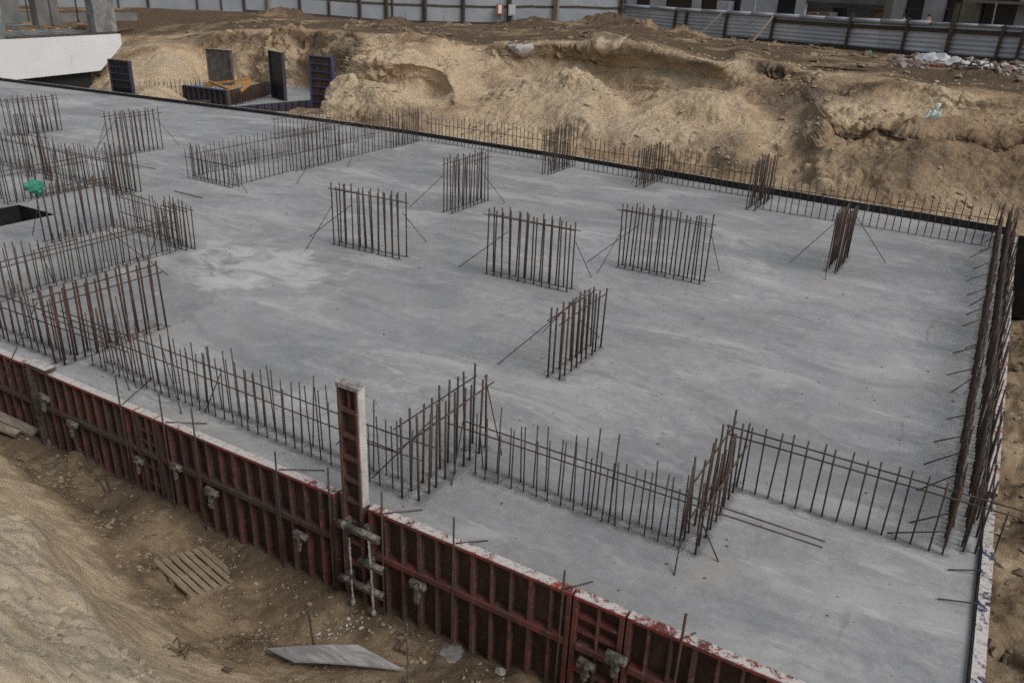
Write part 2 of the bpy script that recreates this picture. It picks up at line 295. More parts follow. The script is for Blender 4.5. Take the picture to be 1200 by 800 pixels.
# ------------------------------------------------------------------ terrain
def rbf(pts):
    A = np.array(pts, float); n = len(A); D = np.hypot(A[:, None, 0]-A[None, :, 0], A[:, None, 1]-A[None, :, 1])
    Mx = np.zeros((n+3, n+3)); Mx[:n, :n] = D-np.eye(n)*.06; Mx[:n, n] = 1; Mx[:n, n+1:] = A[:, :2]; Mx[n, :n] = 1; Mx[n+1:, :n] = A[:, :2].T
    w = np.linalg.solve(Mx, np.append(A[:, 2], [0, 0, 0]))
    def f(x, y):
        z = w[n]+w[n+1]*x+w[n+2]*y
        for i in range(n): z = z+w[i]*np.sqrt((x-A[i, 0])**2+(y-A[i, 1])**2)
        return z
    return f
class Sheet:
    def __init__(s, name, xs, ys, zf, mf, mat, gf=None):
        s.xs, s.ys = xs, ys; X, Y = np.meshgrid(xs, ys); s.Z = zf(X, Y); nx, ny = len(xs), len(ys)
        V = np.stack([X, Y, s.Z], -1).reshape(-1, 3); i = np.arange(nx*ny).reshape(ny, nx)
        F = np.stack([i[:-1, :-1], i[:-1, 1:], i[1:, 1:], i[1:, :-1]], -1).reshape(-1, 4)
        s.o = tag(raw_mesh(name, V, F, mat, True, {'moist_shade': mf(X, Y, s.Z), 'grey': gf(X, Y, s.Z) if gf else np.zeros_like(X)}), kind='structure')
    def z(s, x, y):
        i = int(np.clip(np.searchsorted(s.xs, x)-1, 0, len(s.xs)-2)); j = int(np.clip(np.searchsorted(s.ys, y)-1, 0, len(s.ys)-2))
        u = np.clip((x-s.xs[i])/(s.xs[i+1]-s.xs[i]), 0, 1); v = np.clip((y-s.ys[j])/(s.ys[j+1]-s.ys[j]), 0, 1); Z = s.Z
        return float((Z[j, i]*(1-u)+Z[j, i+1]*u)*(1-v)+(Z[j+1, i]*(1-u)+Z[j+1, i+1]*u)*v)
    def hit(s, px, py, t0=3, t1=140):     # where a survey ray meets the sheet
        d = ray(px, py); d = d/np.linalg.norm(d); t = t0
        while t < t1:
            q = CP+d*t
            if s.xs[0] < q[0] < s.xs[-1] and s.ys[0] < q[1] < s.ys[-1] and q[2] <= s.z(q[0], q[1]): return q
            t += .05
        return CP+d*t1
FE_X = [-75, -49.8, -39.1, -30, -22.2, -14, -6.7, .95, 6]; FE_Y = [27.2, 27.2, 28.1, 28.85, 29.15, 28.8, 28.1, 27.45, 27.4]
def yfar(x): return np.interp(x, FE_X, FE_Y)
LOW = lambda Y, z: ('z', Y, z)
TAB = {100: [LOW(28.4, -1.5), LOW(30, -1.6), LOW(32, -1.6), LOW(34, -1.6), LOW(37, -1.), LOW(41, 1), LOW(46, 2.)],
 125: [(105, 28.5), (100, 29.4), (96, 31), (92, 33), (86, 35.5), (68, 40), (50, 45.5)],
 148: [(113, 28.9), (105, 29.8), (96, 31.5), (90, 33.5), (80, 36.5), (58, 41), (48, 45.5)],
 165: [(112, 28.8), (106, 30.), (98, 32), (88, 34.5), (74, 37.5), (55, 41.5), (46, 46)],
 190: [(116, 28.9), (108, 30.3), (95, 33), (82, 35.5), (68, 38.5), (53, 42), (46, 46)],
 213: [LOW(29.3, -.75), LOW(31, -.7), (104, 34), (90, 37), (72, 39.7), (54, 42.6), (45, 46.3)],
 240: [LOW(29.6, -1.), LOW(31, -1.3), LOW(33, -1.3), LOW(36, -1.2), (97, 41.8), (68, 43.2), (42, 46.5)],
 290: [LOW(29.6, -1.3), LOW(31, -1.5), LOW(33, -1.5), LOW(37, -1.4), LOW(42.4, -1.2), (66, 43.6), (37, 46)],
 330: [LOW(29.6, -1.2), LOW(31, -1.5), LOW(33, -1.5), LOW(37, -1.4), LOW(42.2, -1.2), (62, 43.4), (37, 45.6)],
 355: [(130, 29.4), LOW(30., -.4), LOW(31.4, -1.), LOW(35, -1.3), LOW(42, -1.2), (62, 43.2), (37, 45.6)],
 385: [(138, 29.5), (122, 30.4), (107, 31.9), LOW(34, -.9), LOW(41, -1.), (62, 42.6), (38, 45)],
 405: [(143, 29.5), (118, 30.8), (95, 32.4), LOW(34.5, .2), (80, 39.), (56, 41.5), (39, 44)],
 420: [(147, 29.6), (128, 30.6), (110, 31.8), (100, 32.8), (76, 32.7), (58, 37), (42, 40)],
 450: [(152, 29.7), (130, 30.8), (108, 32), (98, 33.2), (74, 33), (58, 37), (43, 40)],
 480: [(156, 29.7), (132, 31), (107, 32.4), (97, 33.6), (72, 33.4), (60, 37), (46, 40)],
 507: [(160, 29.7), (140, 30.8), (121, 32), (103, 35), (78, 35), (64, 37.5), (48, 40)],
 530: [(163, 29.7), (140, 31), (118, 32.3), (100, 33.3), (82, 34.6), (63, 37.8), (52, 41)],
 565: [(167, 29.8), (145, 31.2), (125, 32.6), (119, 36), (90, 39), (70, 40.3), (57, 41)],
 605: [(172, 29.8), (140, 32), (100, 35.5), (96, 38.5), (85, 39.9), (70, 40.5), (55, 40.3)],
 640: [(178, 29.8), (140, 32), (98, 35.8), (94, 38.5), (82, 40.5), (68, 41), (52, 40.8)],
 680: [(184, 29.7), (135, 32.2), (86, 36.8), (84, 39.5), (78, 41), (68, 41.6), (54, 41.1)],
 710: [(190, 29.6), (150, 31.8), (114, 34.5), (110, 37.), (104, 40.5), (80, 41.6), (57, 41.)],
 740: [(195, 29.4), (165, 31.3), (136, 33.6), (130, 36), (108, 40.3), (80, 41.3), (55, 40.8)],
 800: [(206, 29.3), (160, 31.8), (111, 35.6), (109, 37.5), (107, 39.3), (85, 40.3), (66, 39.9)],
 850: [(214, 29.2), (165, 31.5), (113, 35.2), (111, 37), (109, 38.6), (95, 39.4), (79, 39.)],
 868: [(217, 29.2), (165, 31.5), (112, 35.2), (110, 36.8), (107, 38), (85, 39.2), (64, 40.4)],
 905: [(221, 29.4), (175, 32), (125, 35.6), (115, 37), (105, 38.8), (95, 39.9), (79, 39.8)],
 940: [(225, 29.2), (190, 31), (155, 33), (130, 35.6), (112, 38), (100, 39.4), (85, 39.4)],
 965: [(228, 28.9), (200, 29.9), (172, 30.9), (152, 31.7), (130, 33.6), (108, 37), (90, 39.4)],
 985: [(231, 28.8), (205, 29.9), (182, 31), (174, 32), (145, 32), (110, 36.5), (90, 39.)],
 1010: [(236, 28.8), (210, 30), (182, 31.2), (163, 32.1), (153, 32.2), (113, 36), (91, 38.9)],
 1030: [(238, 28.8), (210, 30.1), (182, 31.3), (154, 32.3), (144, 32.4), (113, 36), (93, 38.8)],
 1055: [(241, 28.8), (212, 30.1), (192, 31.), (170, 31.95), (160, 32.05), (118, 36), (96, 38.)],
 1085: [(245, 28.8), (218, 29.9), (197, 30.9), (173, 31.85), (164, 31.95), (124, 35.6), (105, 37.2)],
 1110: [(248, 28.8), (220, 30), (198, 30.9), (172, 31.9), (161, 32.), (128, 35.4), (108, 36.6)],
 1135: [(251, 28.8), (222, 30), (198, 31.), (170, 32.), (159, 32.1), (131, 35), (110, 36.2)],
 1155: [(254, 28.8), (225, 30), (204, 30.9), (184, 31.7), (174, 31.8), (136, 34.7), (112, 36.)],
 1180: [(257, 28.8), (228, 29.9), (206, 30.9), (182, 31.8), (171, 31.9), (138, 34.5), (115, 35.8)],
 1205: [(260, 28.7), (225, 30), (200, 31.2), (172, 32.3), (158, 32.4), (136, 34.6), (117, 35.6)]}
FBX = [-10, 60, 150, 230, 300, 380, 450, 560, 650, 728, 735, 800, 900, 1000, 1100, 1200, 1290]; FBY = [14, 9, 9, 11, 15, 20, 26, 29, 29, 31, 32, 41, 49, 59, 68, 76, 84]
FL = ((-96.5, 51.), (-36.8, 86.3)); FR = ((-36.8, 86.3), (1.5, 66.2))
cols = []; pxs = sorted(TAB)
for px in pxs:
    L = [np.array((PL(px, 100, (0, q[1]), (1, q[1]))[0], q[1], q[2])) if q[0] == 'z' else PY(px, q[0], q[1]) for q in TAB[px]]
    fb = PL(px, float(np.interp(px, FBX, FBY)), *(FL if px < 731 else FR)); lip = L[6]
    t0 = L[0].copy(); t0[1] = float(yfar(t0[0]))+.12; t0[2] = min(-.5, L[0][2]-.2)
    mid = [lip*(1-f)+fb*f for f in (.14, .36, .68)]
    bey = fb+(fb-lip)*.35; bey[2] = fb[2]; cols.append([t0]+L+mid+[fb, bey])
cols = np.array(cols)
def shift(c, dx): d_ = c.copy(); d_[:, 0] += dx; return d_
ext_r = [shift(cols[-1], x) for x in (3, 9, 20, 42)]; ext_l = [shift(cols[0], x) for x in (-62, -30, -10)]
cols = np.concatenate([ext_l, cols, ext_r]); U = np.concatenate([[-260, -120, 20], pxs, [1260, 1340, 1430, 1560]]).astype(float)
def perlin3(x, y, z, s=0):
    x0, y0, z0 = [np.floor(v).astype(np.int64) for v in (x, y, z)]; fx, fy, fz = x-x0, y-y0, z-z0
    f = lambda t: t*t*t*(t*(t*6-15)+10)
    u, v, w = f(fx), f(fy), f(fz)
    def g(i, j, k):
        h = _h(x0+i, y0+j, s+(z0+k)*7919); a = h*(2*math.pi/65536); c_ = ((h*7919) & 0xffff)/32768.-1; r_ = np.sqrt(1-c_*c_)
        return r_*np.cos(a)*(fx-i)+r_*np.sin(a)*(fy-j)+c_*(fz-k)
    l = lambda a, b, t: a+(b-a)*t
    return 1.5*l(l(l(g(0, 0, 0), g(1, 0, 0), u), l(g(0, 1, 0), g(1, 1, 0), u), v), l(l(g(0, 0, 1), g(1, 0, 1), u), l(g(0, 1, 1), g(1, 1, 1), u), v), w)
def fbm3(p, f, o, s, gain=.5, rid=False):
    t = 0; a = 1; x, y, z = [q*f for q in p]
    for i in range(o):
        n = perlin3(x, y, z, s+i*13); t = t+a*((1-2*np.abs(n)) if rid else n); x, y, z = x*2.07+3.1, y*2.07+1.7, z*2.07+5.3; a *= gain
    return t
SEG = [5, 64, 64, 44, 44, 64, 56, 46, 40, 34, 28, 3]
vv = np.concatenate([np.arange(n)/n+i for i, n in enumerate(SEG)]+[[len(SEG)]]); uu = np.concatenate([np.arange(-260, 100, 12), np.arange(100, 1206, 1.25), np.arange(1206, 1561, 6)])
UU, VV = np.meshgrid(uu, vv)
inz = sstep(.6, 1.4, VV)*(1-sstep(7.2, 8, VV)); ctr_w = inz*sstep(380, 430, UU)*(1-sstep(1230, 1300, UU))
UW = UU+ctr_w*(13*fbm(UU/42, VV*.5, 2, 201)+1.6*fbm(UU/13, VV*.9, 2, 205)); VW = VV+ctr_w*(.16*fbm(UU/46, VV*.4+7, 2, 211)+.02*fbm(UU/17, VV*.5, 1, 215))
UW = np.clip(UW, U[0], U[-1]); VW = np.clip(VW, 0, len(SEG)-1e-6)
# smooth the control columns a little between stations
ug = np.arange(U[0], U[-1]+1, 2.); G = np.stack([[np.interp(ug, U, cols[:, r, k_]) for k_ in range(3)] for r in range(cols.shape[1])])     # rows,3,nu
ker = np.exp(-.5*(np.arange(-8, 9)/3.)**2); ker /= ker.sum(); G = np.stack([[np.convolve(np.pad(G[r, k_], 8, mode='edge'), ker, 'valid') for k_ in range(3)] for r in range(G.shape[0])])
iu = np.clip(((UW-U[0])/2).astype(int), 0, len(ug)-2); fu = (UW-U[0])/2-iu; iv = VW.astype(int); fv = VW-iv
Pq = []
for k_ in range(3):
    A = G[:, k_, :]; a0 = A[iv, iu]*(1-fu)+A[iv, iu+1]*fu; a1 = A[iv+1, iu]*(1-fu)+A[iv+1, iu+1]*fu; Pq.append(a0*(1-fv)+a1*fv)
Pq = np.stack(Pq, -1)
def normals(Q):
    du = np.gradient(Q, axis=1); dv = np.gradient(Q, axis=0); n = np.cross(du, dv); n /= np.linalg.norm(n, axis=-1, keepdims=True)+1e-9; return np.where(n[..., 2:3] < -.999, -n, n)
# soften creases slightly in both directions
soft = 1-np.exp(-((VV-5)/.25)**2)-.9*np.exp(-((VV-7)/.25)**2)-.6*np.exp(-((VV-3)/.2)**2)
for _ in range(4): Pq[1:-1] += soft[1:-1, :, None]*(.25*Pq[:-2]-.5*Pq[1:-1]+.25*Pq[2:])
Ns = Pq.copy()
for _ in range(30): Ns[1:-1] = .25*Ns[:-2]+.5*Ns[1:-1]+.25*Ns[2:]; Ns[:, 1:-1] = .25*Ns[:, :-2]+.5*Ns[:, 1:-1]+.25*Ns[:, 2:]
N = normals(Ns); p = [Pq[..., k_] for k_ in range(3)]
face = sstep(.9, 1.5, VV)*(1-sstep(7.0, 7.35, VV)); steep = 1-np.clip(N[..., 2], 0, 1)
conez = sstep(110, 150, UU)*(1-sstep(215, 245, UU)); face_a = face*(1-.45*conez)
ps = [p[0], p[1], p[2]*1.6]
rough = sstep(.0, .22, fbm3(p, .3, 4, 91)+.12*np.exp(-((VV-2)/1.)**2)-.05); big_ = sstep(-.2, .4, fbm3(p, .16, 2, 97))
ridge_ = 1-np.abs(2*fbm3(ps, .7, 4, 171, .5)); disp = face_a*(.55*fbm3(ps, .26, 3, 1, .42)+.10*big_*(fbm3(ps, .6, 3, 11, .45, True)-.5)+.085*fbm3(p, .95, 5, 31, .58)+.07*np.minimum(0, ridge_-.25))
wq = [q+.12*fbm3(p, 1.5, 2, 301+i_) for i_, q in enumerate(p)]
w1 = worley(wq[0]*1.7, wq[1]*1.7, wq[2]*1.7, 5); w2 = worley(wq[0]*4.2, wq[1]*4.2, wq[2]*4.2, 9)
lump = (.62-w1)*.38*sstep(.2, .7, rough*(.5+fbm3(p, .9, 2, 99)))+(.55-w2)*.14
disp += face_a*(rough*lump+(1-rough)*(.022*fbm3(p, 3., 4, 61)+.035*(.5-w2)*sstep(-.1, .3, fbm3(p, .7, 2, 181))))
strat = np.sin(p[2]*9+2.2*fbm3(p, .4, 3, 141)); disp += face_a*sstep(.25, .7, steep)*.02*strat*(1-rough)
gl = 1-np.abs(2*perlin(UU/15+2.2*fbm(UU/60, VV*.6, 2, 221), VV*.35+UU/120, 223)); gl2 = 1-np.abs(2*perlin(UU/6+1.5*fbm(UU/40, VV*.8, 2, 231), VV*.5, 233)); gmask = face_a*sstep(.2, .6, steep)*sstep(560, 610, UU)*(1-.7*np.exp(-((VV-4.8)/.5)**2)*sstep(950, 985, UU))
disp += gmask*(.20*(gl-.5)*(.5+big_)+.06*(gl2-.5))
led_ = np.exp(-((VV-4.8)/.55)**2)*sstep(950, 985, UU)*face_a; disp += led_*((.5-worley(wq[0]*1.1, wq[1]*1.1, wq[2]*1.6, 21))*.16+(.5-w2)*.06)
wall_s = np.exp(-((VV-6.3)/.55)**2)*sstep(700, 740, UU)*(1-sstep(860, 890, UU)); disp *= (1-.8*wall_s)*(1+.6*sstep(250, 300, UU)*(1-sstep(470, 520, UU)))
disp += (1-face)*(.05*fbm3(p, .8, 4, 71)+.03*fbm3(p, 3., 3, 75))
Pq += N*disp[..., None]
pl = sstep(7.6, 8.6, VV)
Pq[..., 2] += pl*.07*np.sin(Pq[..., 1]*1.6+2.5*perlin(Pq[..., 0]*.06, Pq[..., 1]*.1, 4))*sstep(-.2, .3, perlin(Pq[..., 0]*.05, Pq[..., 1]*.08, 8))
for hx, hy, hr, hh in ((-31.5, 77, 3, .9), (-36.5, 81, 4, 1.3), (-26, 74, 2.4, .8), (-43, 77, 3, .7), (-63, 63, 3, .8), (-52, 66, 2.5, .6), (-30, 70, 5, .4), (-40, 72, 5, .5)):
    r = np.hypot(Pq[..., 0]-hx, Pq[..., 1]-hy)/hr; Pq[..., 2] += hh*np.exp(-r*r*1.6)*(1+.5*fbm(Pq[..., 0]*.9, Pq[..., 1]*.9, 4, 13))
yf_ = yfar(Pq[..., 0]); Pq[..., 1] = np.maximum(Pq[..., 1], yf_+.11)
cap = -.02+(Pq[..., 1]-yf_-.1)*1.6; Pq[..., 2] = np.where(Pq[..., 1] < yf_+1., np.minimum(Pq[..., 2], cap), Pq[..., 2])
N2 = normals(Pq)
moist_shade = .22+.62*fbm3(p, .25, 4, 111)-.10*rough*face+.78*sstep(7.0, 8.2, VV)+.10*fbm3(p, 1.4, 3, 117)
moist_shade += .38*np.exp(-((VV-6.8)/.22)**2)*(.4+.6*sstep(-.3, .2, fbm3(p, .3, 2, 151)))+.34*np.exp(-((UU-915)/42)**2)*sstep(2.4, 4, VV)*face+.22*sstep(.45, .9, steep)*face*(1-conez)+.45*np.exp(-((VV-4.3)/.4)**2)*sstep(950, 990, UU)-.18*np.exp(-((VV-3)/.6)**2)*sstep(560, 620, UU)*(1-sstep(880, 920, UU))+.16*sstep(860, 1150, UU)*face-.3*conez*face*(1-sstep(5.6, 6.2, VV))+.25*sstep(4.9, 5.7, VV)*face*(1-sstep(360, 420, UU))  # darker under lip and ledge and in the gully: shade painted over damp tone
ny_, nx_ = UU.shape; idx = np.arange(nx_*ny_).reshape(ny_, nx_); FF = np.stack([idx[:-1, :-1], idx[:-1, 1:], idx[1:, 1:], idx[1:, :-1]], -1).reshape(-1, 4)
tag(raw_mesh('terrain_bank', Pq.reshape(-1, 3), FF, 'bank_sand', True, {'moist_shade': np.clip(moist_shade, 0, 1.1), 'grey': np.clip((.5*fbm3(p, .2, 3, 131)+.15)*face+.55*wall_s, 0, .8)}), kind='structure')
from mathutils.bvhtree import BVHTree
class Bank:
    def __init__(s): s.t = BVHTree.FromPolygons(Pq.reshape(-1, 3).tolist(), FF.tolist())
    def z(s, x, y):
        h_ = s.t.ray_cast(Vector((x, y, 30)), Vector((0, 0, -1))); return h_[0].z if h_[0] is not None else 0.
    def hit(s, px, py):
        h_ = s.t.ray_cast(Vector(CP), Vector(ray(px, py)).normalized()); return np.array(h_[0]) if h_[0] is not None else P(px, py, 1.5)
bank = Bank()
# pit floor in front
NP = [PY(x, y, 6.55) for x, y in ((0, 490), (45, 515), (87, 530), (150, 562), (220, 600), (300, 647), (337, 667), (395, 695), (460, 722), (520, 752), (590, 788))]
NP += [P(*q) for q in ((60, 560, -1.5), (30, 540, -1.4), (120, 600, -1.6), (230, 670, -1.72), (300, 740, -1.75), (400, 760, -1.65), (480, 790, -1.5), (550, 800, -1.4), (330, 790, -1.4),
  (0, 532, -1.05), (40, 572, -1.05), (100, 640, -1.1), (150, 700, -1.1), (210, 755, -1.1), (300, 795, -1.1), (0, 570, -.55), (60, 650, -.6), (110, 700, -.6), (170, 760, -.6), (230, 798, -.6),
  (0, 600, .1), (40, 606, .1), (56, 640, .1), (100, 692, .1), (130, 735, .1), (180, 790, .1), (0, 700, .9), (50, 740, .9), (90, 775, .9), (130, 799, .8), (0, 790, 1.5))]
NP += [(-3.5, 6.55, -1.35), (-2, 6.55, -1.4), (1, 6.55, -1.4), (-2, 5, -1.35), (0, 5, -1.4), (3, 5, -1.4), (-3, 2, -.4), (0, 2, 0), (3, 2, 0), (0, 0, 2.), (-3, -1, 2.6), (-8, -1, 3), (-16, -1, 3), (-6.5, 2, 2.2), (-12, 2.5, 1.8), (-18, 4, 0), (-22, 6.5, -1.2), (-30, 6.5, -1.2), (-30, 0, 2.5), (8, 0, 1), (20, 6, 0), (20, -8, 3), (-10, -8, 3.6)]
near_f = rbf(NP)
def smooth_strip(X, Y, Z): return sstep(-1.25, -1.0, Z)*(1-sstep(-.1, .12, Z))
def near_z(X, Y):
    w = .06; z = near_f(X+w*fbm(X*1.2, Y*1.2, 3, 3), Y+w*fbm(X*1.2+5, Y*1.2, 3, 4))
    sm = smooth_strip(X, Y, z); rg = sstep(-.05, .2, z); fl = 1-sstep(-1.3, -1.1, z); zz = z*1.3
    wx, wy = X+.06*fbm(X*3, Y*3, 2, 7), Y+.06*fbm(X*3, Y*3, 2, 8); w1 = worley(wx*3.2, wy*3.2, zz*3.2, 3); w2 = worley(wx*8.5, wy*8.5, zz*8.5, 4); pat = sstep(-.1, .3, fbm(X*.9, Y*.9, 3, 12))
    return z+(1-sm)*(.06*fbm(X*1.3, Y*1.3, 3, 6))+fl*(.35+.65*pat)*((.5-w1)*.07+(.5-w2)*.035)+rg*(.10*fbm(X*1.3, Y*1.3, 4, 16)+(.55-w1)*.05*(.4+pat)+(.5-w2)*.03+.018*fbm(X*9, Y*9, 4, 19, .6))+sm*(.006*fbm(X*6, Y*6, 3, 2)+.02*fbm(X*.9, Y*.9, 2, 1))
def near_m(X, Y, Z):
    sm = smooth_strip(X, Y, Z); rg = sstep(-.05, .25, Z); n = fbm(X*1.1, Y*1.1, 4, 77)
    return np.clip(.50+.3*n-.42*sm-.22*n*sm-.40*rg*(1+.4*n)+.42*sstep(4.9, 6.2, Y)*(1-sm), 0, 1.1)
near = Sheet('terrain_pit_floor', np.concatenate([np.arange(-32, -15, .12), np.arange(-15, -2, .034), np.arange(-2, 25, .2)]), np.concatenate([np.arange(-9, 1.5, .3), np.arange(1.5, 6.72, .032)]), near_z, near_m, 'pit_sand', lambda X, Y, Z: sstep(-.05, .2, Z)*1.2)
NEARPOS = None
def right_z(X, Y): return -1.45+.035*(Y-8)*0+.16*fbm(X*.9, Y*.9, 5, 11)+.05*fbm(X*5, Y*5, 3, 12)+.22*sstep(1.6, 2.8, X)+3.2*sstep(4, 14, X)-1.0*sstep(20.5, 22.5, Y)*(1-sstep(3, 6, X))
right = Sheet('terrain_trench', np.concatenate([np.arange(1.16, 4, .05), np.arange(4, 46, .4)]), np.concatenate([np.arange(5, 14, .05), np.arange(14, 27.6, .12)]), right_z, lambda X, Y, Z: np.clip(.62+.35*fbm(X*.9, Y*.9, 4, 31), 0, 1.1), 'pit_sand')
# the land around, out to the horizon
m = MB(); R_ = 1500
for a, b in (((-R_, 96, 0), (R_, R_, 0)), ((-R_, -R_, 0), (R_, -8.5, 0)), ((-R_, -8.5, 0), (-76, 96, 0)), ((44, -8.5, 0), (R_, 96, 0))):
    v = [m.bm.verts.new((x, y, 2.0)) for x, y in ((a[0], a[1]), (b[0], a[1]), (b[0], b[1]), (a[0], b[1]))]; m.bm.faces.new(v)
gr = tag(m.build('ground', 'bank_sand'), kind='structure')
at = gr.data.attributes.new('moist_shade', 'FLOAT', 'POINT'); at.data.foreach_set('value', np.full(len(gr.data.vertices), .6, np.float32))
# ------------------------------------------------------------------ slab
NE = 6.74; RX = 1.0; ZB = -1.95
m = MB(); bm = m.bm; br = sorted(set([x for x in FE_X if x < .9 and x != -22.2]+[-23.2, -21.5, RX]))
def quad(p): return bm.faces.new([bm.verts.new(q) for q in p])
for a, b in zip(br, br[1:]):
    ya, yb = float(yfar(a)), float(yfar(b))
    if a == -23.2: quad(((a, NE, 0), (b, NE, 0), (b, 9.6, 0), (a, 9.6, 0))); quad(((a, 12.47, 0), (b, 12.47, 0), (b, yb, 0), (a, ya, 0)))
    else: quad(((a, NE, 0), (b, NE, 0), (b, yb, 0), (a, ya, 0)))
    quad(((b, NE, 0), (a, NE, 0), (a, NE, ZB), (b, NE, ZB))); quad(((a, ya, 0), (b, yb, 0), (b, yb, ZB), (a, ya, ZB)))
quad(((RX, NE, 0), (RX, NE, ZB), (RX, 27.45, ZB), (RX, 27.45, 0))[::-1])
bmesh.ops.remove_doubles(bm, verts=bm.verts[:], dist=1e-4)
slab = tag(m.build('foundation_slab', 'slab_concrete'), kind='structure')
# sump opening: timber lined walls and floor
m = MB()
for a, b in (((-23.2, 9.6), (-23.2, 12.47)), ((-21.5, 12.47), (-21.5, 9.6)), ((-23.2, 12.47), (-21.5, 12.47)), ((-21.5, 9.6), (-23.2, 9.6))):
    v = [m.bm.verts.new(q) for q in ((a[0], a[1], -.002), (b[0], b[1], -.002), (b[0], b[1], -1.9), (a[0], a[1], -1.9))]; m.bm.faces.new(v)
v = [m.bm.verts.new(q) for q in ((-23.2, 9.6, -1.85), (-21.5, 9.6, -1.85), (-21.5, 12.47, -1.85), (-23.2, 12.47, -1.85))]; m.bm.faces.new(v)
tag(m.build('sump_lining', 'black_film_ply'), kind='structure')
# ------------------------------------------------------------------ rebar cages
G_COL = 'rebar starter cages for free-standing columns'; G_ROW = 'rebar starter rows for walls'
ROWS = []
def cage(label, rows, ties=(), braces=(), r=.016, h=1.3, jit=.06, cat='rebar cage', group=G_COL, mat='rust_rebar', name='rebar_cage', tilt=.014, over=.12):
    """rows: (x0,y0,x1,y1,count[,height]); ties: (row index, height[, over0, over1]); braces: (slab px, slab py, row index, fraction, height)"""
    cx = sum(q[0]+q[2] for q in rows)/2/len(rows); cy = sum(q[1]+q[3] for q in rows)/2/len(rows)
    t = thing(name, label, cat, (cx, cy, 0), group)
    for q in rows:
        if q[1] < 29 and q[0] < .9: ROWS.append(q[:4])
        hh = q[5] if len(q) > 5 else h; n = q[4]
        for i in range(n):
            f = (i+.0)/max(1, n-1); jx = random.uniform(-.02, .02)
            x, y = q[0]+(q[2]-q[0])*f+jx, q[1]+(q[3]-q[1])*f+random.uniform(-.02, .02); z1 = hh+random.uniform(-jit, jit)
            bar('vertical_bar', (x, y, -.02), (x+random.gauss(0, tilt)*z1, y+random.gauss(0, tilt)*z1, z1), r, t, mat)
    for tie in ties:
        q = rows[tie[0]]; o0 = tie[2] if len(tie) > 2 else over; o1 = tie[3] if len(tie) > 3 else over
        a, b = Vector((q[0], q[1], tie[1])), Vector((q[2], q[3], tie[1])); d = (b-a).normalized(); side = Vector((-d.y, d.x, 0))*(r+.008)*random.choice((-1, 1))
        dz = random.uniform(-.03, .03); bar('tie_bar', a-d*o0+side, b+d*o1+side+Vector((0, 0, dz)), min(r, .011), t)
    for br_ in braces:
        g = P(br_[0], br_[1], 0); q = rows[br_[2]]; f = br_[3]
        bar('brace', (g[0], g[1], 0), (q[0]+(q[2]-q[0])*f, q[1]+(q[3]-q[1])*f, br_[4]), .009, t)
    return t
def colx(label, x0, y, n=11, L=2.05, gap=.24, h=1.54, br=()):
    return cage(label, [(x0, y, x0+L, y+.03, n, h), (x0+.03, y+gap, x0+L+.03, y+gap+.03, n, h)], [(0, h-.13), (1, h-.17)], br, r=.017, h=h)
def coly(label, x, y0, n=10, L=2.0, gap=.26, h=1.54, br=(), r=.017, mat='rust_rebar'):
    return cage(label, [(x-gap/2, y0, x-gap/2, y0+L, n, h), (x+gap/2, y0+.03, x+gap/2, y0+L+.03, n, h)], [(0, h-.13), (1, h-.17)], br, r=r, h=h, mat=mat)
colx('rebar column cage broadside in the middle of the slab, nearest of the three broadside ones', -9.47, 15.34, br=((538, 313, 0, .25, 1.1), (693, 325, 1, 1., 1.1)))
colx('rebar column cage broadside, behind and right of the middle broadside cage', -7.2, 17.66, br=((688, 307, 0, .2, 1.1), (700, 320, 0, .03, 1.0), (843, 317, 1, 1., 1.2)))
colx('rebar column cage broadside beside the pale dried puddle stain', -13.8, 14.95, br=((359, 292, 0, .02, 1.05), (363, 277, 0, .3, 1.1), (500, 284, 1, .95, 1.1)))
coly('rebar column cage behind the broadside cage by the pale puddle stain', -13.3, 19.25, n=11, br=((480, 243, 0, .0, 1.1), (592, 238, 1, .6, 1.3), (540, 236, 1, .2, .7)))
coly('short rebar column cage on open slab nearest the red upright formwork panel', -5.6, 11.35, n=9, L=1.65, gap=.2, h=1.22, br=((583, 427, 0, .9, 1.2), (637, 388, 0, .55, 1.2), (702, 395, 1, .35, .95)))
coly('brown rebar column cage seen end-on in the far right part of the slab', -2.76, 20.5, n=11, L=1.7, gap=.22, h=1.42, br=((925, 308, 0, .5, 1.2), (1038, 308, 1, .8, 1.2), (967, 328, 0, 0, .4)), mat='rust_rebar')
coly('rebar column cage farthest left at the photo edge, below the white wall', -33.2, 18.1, n=11, h=1.45)
coly('rebar column cage below the dark blue panel, right of the leftmost cage', -27.1, 18.2, n=11, h=1.5, br=((112, 182, 0, 0, 1.2), (110, 178, 0, .2, 1.2), (210, 170, 1, .9, 1.2)))
G_FAR = 'rebar column cages standing against the far slab edge'
for x, y0, h, lab in ((-13.6, 25.8, 1.55, 'tall rebar column cage at the far edge, left of the two nearby ones'), (-10.1, 26.1, 1.28, 'low rebar column cage at the far edge, between its two taller neighbours'), (-6.12, 25.4, 1.48, 'dense brown rebar column cage at the far edge, nearest the bank ridge')):
    cage(lab, [(x-.12, y0, x-.12, y0+2.1, 11, h), (x+.12, y0+.03, x+.12, y0+2.13, 11, h)], [(0, h-.2), (1, h-.5)], ((650, 200, 0, .1, .6),) if x < -13 else ((740, 215, 0, .1, .6),) if x < -9 else (), r=.017, h=h, group=G_FAR)
